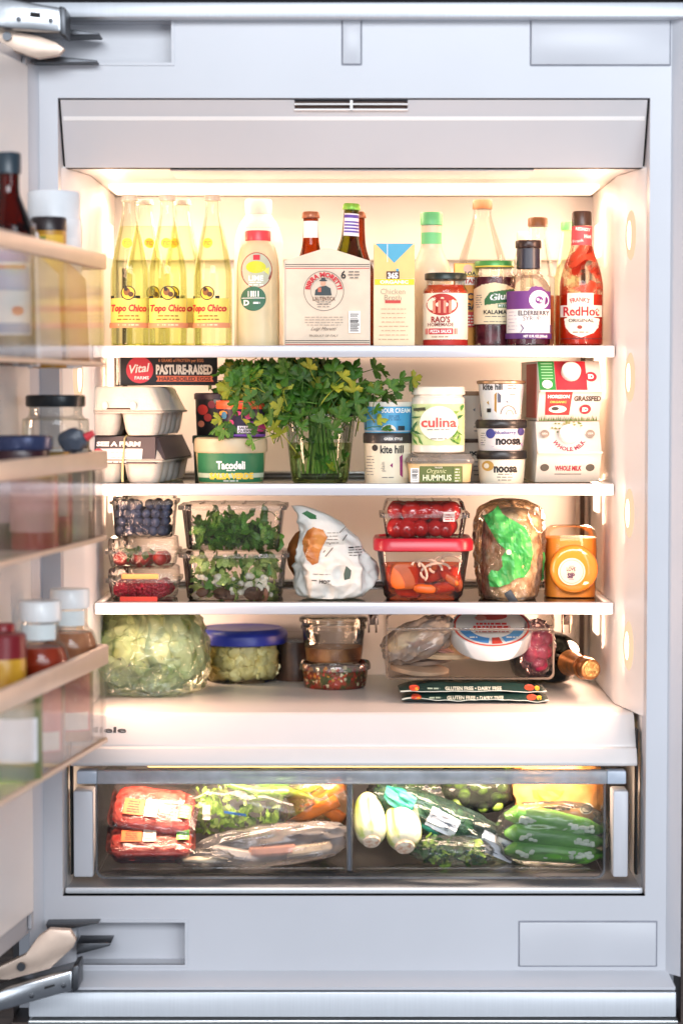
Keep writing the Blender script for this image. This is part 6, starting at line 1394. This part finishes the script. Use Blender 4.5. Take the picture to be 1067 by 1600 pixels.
# more loose bags that fill the drawer
def soft_bag(label, px, y, z, rx, ry, rz_, seed, leaves, ln, film, rot=0, group=None):
    it = Item('salad_bag', label, 'salad bag', px, y, z); rg = random.Random(seed)
    add('film', blob(rx, ry, rz_, 70, 40, .14, 3.2, seed, ridged=True, e=.85), film, it.root, loc=(0, 0, rz_), rot=(0, R(rot), 0), angle=70)
    for i in range(ln):
        a, b = rg.uniform(-.85, .85), rg.uniform(-.75, .75); o = bpy.data.objects.new('salad_leaf', rg.choice(leaves)); COL.objects.link(o); o.parent = it.root
        o.location = (a * rx * .9 * math.cos(R(rot)), -ry * .72 * math.sqrt(max(0, 1 - a * a * .6 - b * b * .5)) + rg.uniform(0, .01), rz_ + b * rz_ - a * rx * math.sin(R(rot))); s = rg.uniform(.016, .03); o.scale = (s, s, s); o.rotation_euler = (rg.random() * 6, rg.random() * 6, rg.random() * 6)
    return it
DKL = [mesh('salad_leaf', arugula(s + 70), M('spinach', '3f6a34', .45, col2='1f4020', scale=18, transl=.2, rnd=.3)) for s in range(3)]
soft_bag('bag of dark spinach on the drawer floor under the teal bag', 705, .092, zc_ + .001, .060, .030, .020, 61, DKL + BRIGHT[:1], 60, wrap3, 3)
soft_bag('loose bag of pale greens behind the grey bag near the divider', 470, .165, zc_ + .004, .060, .035, .036, 64, BRIGHT + PALE, 60, wrap3)
soft_bag('bag of dark leaves at the back between endives and sprouts', 650, .185, zc_ + .02, .075, .04, .050, 67, DKL + ARUG, 90, wrap3)
it = Item('tortilla_pack', 'crinkled clear bag on the drawer floor in front of the meat trays', 'plastic bag', 318, .072, zc_ + .001)
add('film', blob(.040, .016, .013, 60, 30, .22, 3.4, 71, ridged=True, e=.85), wrap3, it.root, loc=(0, 0, .012), angle=70); add('flatbread', blob(.034, .010, .005, 24, 12, .15, 2, 5), M('flatbread', 'e0cdb0', .7, var=.15), it.root, loc=(0, 0, .010))
# ================================================================= things in the door bins
def ditem(name, label, cat, s, p, z, group=None):
    e = empty(name, label, cat, dpos(s, p, z), R(-12), group); e['s'] = s; del e['s']; return e
def dl(name, e, prof, mat, n=36, smooth=True, flute=0): 
    P = smoothprof(prof, 4) if smooth else prof
    if P[0][0] > 0: P = [(0, P[0][1])] + P
    if P[-1][0] > 0: P = P + [(0, P[-1][1])]
    return add(name, lathe(P, n, flute), mat, e)
def dlab(e, r): return Lab(cyl(r), e, lambda u: u, lambda v: v)
def drect(e, r, v0, v1, mat, name='label', f=.97): L = dlab(e, r + .0006); return L.rect(-r * f, v1, r * f, v0, mat, name=name, part=True), L
z_ = zbin[0]
e = ditem('supplement_bottle', 'amber glass bottle with blue and white label in the top door bin', 'bottle', .315, .068, z_)
dl('glass', e, [(.030, 0), (.033, .004), (.033, .15), (.031, .165), (.018, .195), (.0135, .21), (.0135, .235)], G('amber_glass_dark', '9a4a1c', '6a2c0c', rough=.05)); dl('contents', e, [(.030, .002), (.0318, .14)], M('amber_fill', '5a2a10', .4), smooth=False); dl('cap', e, [(.0155, .232), (.0155, .256), (.014, .258)], plastic('2c3a44'), smooth=False)
_, L = drect(e, .033, .03, .145, ink('dfe6f0')); L.rect(-.031, .12, .031, .135, ink('3a5fa8')); L.rect(-.031, .085, .031, .115, ink('7a9ad0')); L.rect(-.02, .112, .028, .117, ink('b0483c')); L.ell(.02, .06, .006, .006, ink('d8643a')); L.rect(-.031, .032, .031, .045, ink('5a86c0'))
e = ditem('vitamin_bottle', 'small white bottle between the amber bottle and dark lidded jar', 'bottle', .205, .058, z_)
dl('body', e, [(.016, 0), (.018, .003), (.018, .15), (.013, .165)], plastic('f2f0f4')); dl('cap', e, [(.014, .163), (.014, .176), (.013, .178)], plastic('8a8488'), smooth=False)
e = ditem('mustard_jar', 'yellow labelled jar with dark lid in the top door bin', 'jar', .158, .076, z_)
dl('jar', e, [(.020, 0), (.023, .003), (.023, .165), (.020, .172)], M('mustard_fill', 'c08a2c', .35)); dl('lid', e, [(.0235, .171), (.0235, .187), (.022, .189)], plastic('2a2022'), smooth=False); _, L = drect(e, .023, .085, .165, ink('e8b83c')); L.rect(-.02, .145, .004, .163, ink('7a8a2c')); L.rect(-.016, .09, .006, .128, ink('2c3a4a'))
e = ditem('vitamin_tub', 'large white plastic tub with grey lid nearest the shelf, top door bin', 'tub', .095, .066, z_)
dl('body', e, [(.034, 0), (.037, .004), (.037, .175), (.034, .185)], plastic('eef0f2')); dl('lid', e, [(.0345, .186), (.0345, .225), (.032, .228)], plastic('e9ecef', .4), smooth=False, flute=.02, n=60); _, L = drect(e, .037, .08, .165, ink('f4f4f4')); L.rect(-.03, .105, .034, .118, ink('3a3a5a')); L.rect(.02, .105, .034, .118, ink('d84a4a')); L.lines(0, .15, .14, .05, 2, ink('8a90a0'), .004)
# paper packets standing in the top bin
for s_, c1, lb in ((.16, 'e6b98a', 'tan paper packet leaning in the top door bin'), (.30, 'dcd6d4', 'pale paper packet leaning at the front of the top door bin')):
    e = ditem('paper_packet', lb, 'packet', s_, .112, z_); add('packet', loft([[(-.05, 0, 0), (.05, 0, 0), (.05, .006, 0), (-.05, .006, 0)], [(-.045, -.001, .11), (.055, -.001, .13), (.055, .003, .13), (-.045, .003, .11)]]), card(c1), e, bev=.001); e.rotation_euler = (0, 0, R(-98 + 90 - 90 + 180 - 180))
    L = Lab(flat(0), e, lambda u: u, lambda v: v); L.k = 4; L.ell(.02, .05, .018, .02, ink('d89a6a'), name='print')
z_ = zbin[1]
e = ditem('storage_jar', 'wide clear glass jar with black lid in the middle door bin', 'jar', .108, .070, z_)
dl('glass', e, [(.040, 0), (.045, .004), (.045, .145), (.042, .158), (.036, .165), (.036, .178)], jar_g); dl('lid', e, [(.039, .176), (.040, .178), (.040, .190), (.038, .192)], M('jar_lid_black', '23282c', .3, metal=.3), smooth=False); dl('contents', e, [(.038, .003), (.0435, .006), (.0435, .12)], M('jar_flour', 'd6d2ce', .7, col2='b8b4b4', scale=20))
e = ditem('olive_tapenade_jar', 'dark jar with blue black lid in the middle door bin', 'jar', .262, .066, z_)
dl('jar', e, [(.034, 0), (.037, .004), (.037, .115), (.034, .124)], M('tapenade', '3a1c24', .3)); dl('lid', e, [(.040, .122), (.041, .124), (.041, .138), (.038, .1405)], M('lid_navy', '3a4468', .25, metal=.3), smooth=False); _, L = drect(e, .037, .03, .10, ink('b99aa0'))
e = ditem('cabbage_jar', 'jar of red pickled cabbage with grey label in the middle door bin', 'jar', .205, .083, z_)
dl('jar', e, [(.030, 0), (.034, .004), (.034, .095), (.030, .105)], M('red_cabbage', '7a1c34', .3, col2='a83a4a', scale=40)); dl('lid', e, [(.0325, .104), (.0325, .116), (.031, .118)], M('lid_gold', '9a7a3a', .3, metal=.6), smooth=False); _, L = drect(e, .034, .035, .092, ink('c9b6b0')); L.text('RED CAB', 0, .072, .012, ink('a84a5a'), w=.05, bold=.04); 
e = ditem('wine_vinegar_bottle', 'dark bottle with pale green label in the middle door bin', 'bottle', .085, .098, z_)
dl('glass', e, [(.017, 0), (.019, .003), (.019, .10), (.012, .12)], M('vinegar_dark', '4a3028', .2, coat=.5)); dl('cap', e, [(.012, .119), (.012, .13)], plastic('3a2c2a'), smooth=False); drect(e, .019, .035, .105, ink('dfe6cc'))
e = ditem('squeeze_tube', 'crumpled grey and red tube lying in the middle door bin', 'tube', .150, .105, z_ + .118)
add('tube', blob(.020, .010, .016, 24, 16, .2, 2, 3), M('tube_grey', '4a5260', .4), e, loc=(0, 0, .014)); add('nozzle', lathe([(0, 0), (.006, 0), (.004, .012), (0, .012)], 16), plastic('d83a44'), e, loc=(.018, 0, .018), rot=(0, R(60), 0))
z_ = zbin[2]
for s_, p_, lb, c1 in ((.255, .088, 'chili sauce bottle with white cap, nearer the camera in the lowest bin', 'a83a1c'), (.070, .078, 'chili sauce bottle with white cap nearer the fridge in the lowest bin', 'c8906a')):
    e = ditem('chili_sauce_bottle', lb, 'bottle', s_, p_, z_, 'sauce bottles in the lowest door bin'); e.scale = (1.12, 1.12, 1.08)
    dl('glass', e, [(.024, 0), (.028, .004), (.028, .085), (.030, .10), (.033, .118), (.029, .135), (.022, .143), (.0215, .165)], jar_g); dl('sauce', e, [(.022, .002), (.0268, .005), (.0268, .085), (.0288, .10), (.0315, .118), (.026, .135)], M('chili_' + c1, c1, .25, col2='6a1c10', scale=16))
    dl('cap', e, [(.0235, .166), (.024, .168), (.024, .188), (.0225, .190)], plastic('e6e8e8', .3), smooth=False, flute=.02, n=60); 
    L = dlab(e, .0225); L.rect(-.021, .163, .021, .1445, ink('d3dcdc'), name='neck_label', part=True)
    _, L = drect(e, .028, .012, .088, ink('cf5a5e')); L.rect(-.026, .014, .026, .036, ink('e9e6e0')); L.lines(0, .05, .08, .04, 3, ink('f0d0cc'), .005)
e = ditem('pepper_jar', 'jar with red lid and yellow contents in the lowest door bin', 'jar', .37, .070, z_)
dl('jar', e, [(.028, 0), (.031, .004), (.031, .135), (.028, .145)], M('yellow_pepper', 'a8741c', .3, col2='c89a2c', scale=30)); dl('lid', e, [(.031, .144), (.031, .172), (.029, .174)], plastic('7a1620'), smooth=False)
e = ditem('mayonnaise_jar', 'green lidded jar with white label at the front of the lowest bin', 'jar', .40, .096, z_)
dl('jar', e, [(.030, 0), (.033, .004), (.033, .085), (.030, .094)], M('jar_green', '6a7a4a', .3)); dl('lid', e, [(.034, .093), (.034, .106), (.032, .108)], M('lid_olive', '5a6a3a', .3, metal=.4), smooth=False); drect(e, .033, .022, .076, ink('e6e8ec'))

z_ = zbin[1]
for s_, p_, c1, c2, lid, lb in ((.300, .094, 'b03a3c', 'd9a0a0', '8a2a2c', 'red relish jar at the near end of the middle door bin'), (.160, .050, 'a86a2c', 'e6d8b0', 'c8a24a', 'amber honey jar behind the cabbage jar in the middle door bin')):
    e = ditem('relish_jar', lb, 'jar', s_, p_, z_)
    dl('jar', e, [(.027, 0), (.030, .004), (.030, .085), (.027, .094)], M('relish_' + c1, c1, .25, var=.15)); dl('lid', e, [(.0285, .093), (.0285, .106), (.027, .108)], M('lid_' + lid, lid, .35, metal=.3), smooth=False); _, L = drect(e, .030, .02, .07, ink(c2)); L.lines(0, .03, .06, .04, 3, ink('7a3a30'), .004)
z_ = zbin[2]
e = ditem('ketchup_bottle', 'dark red sauce bottle between the white capped bottles and yellow jar', 'bottle', .325, .060, z_)
dl('body', e, [(.024, 0), (.027, .004), (.027, .11), (.018, .14), (.013, .16)], M('dark_red_sauce', '7a1418', .25, coat=.4)); dl('cap', e, [(.0145, .159), (.0145, .18), (.013, .182)], plastic('8a1a20'), smooth=False); drect(e, .027, .03, .09, ink('e0c8b8'))
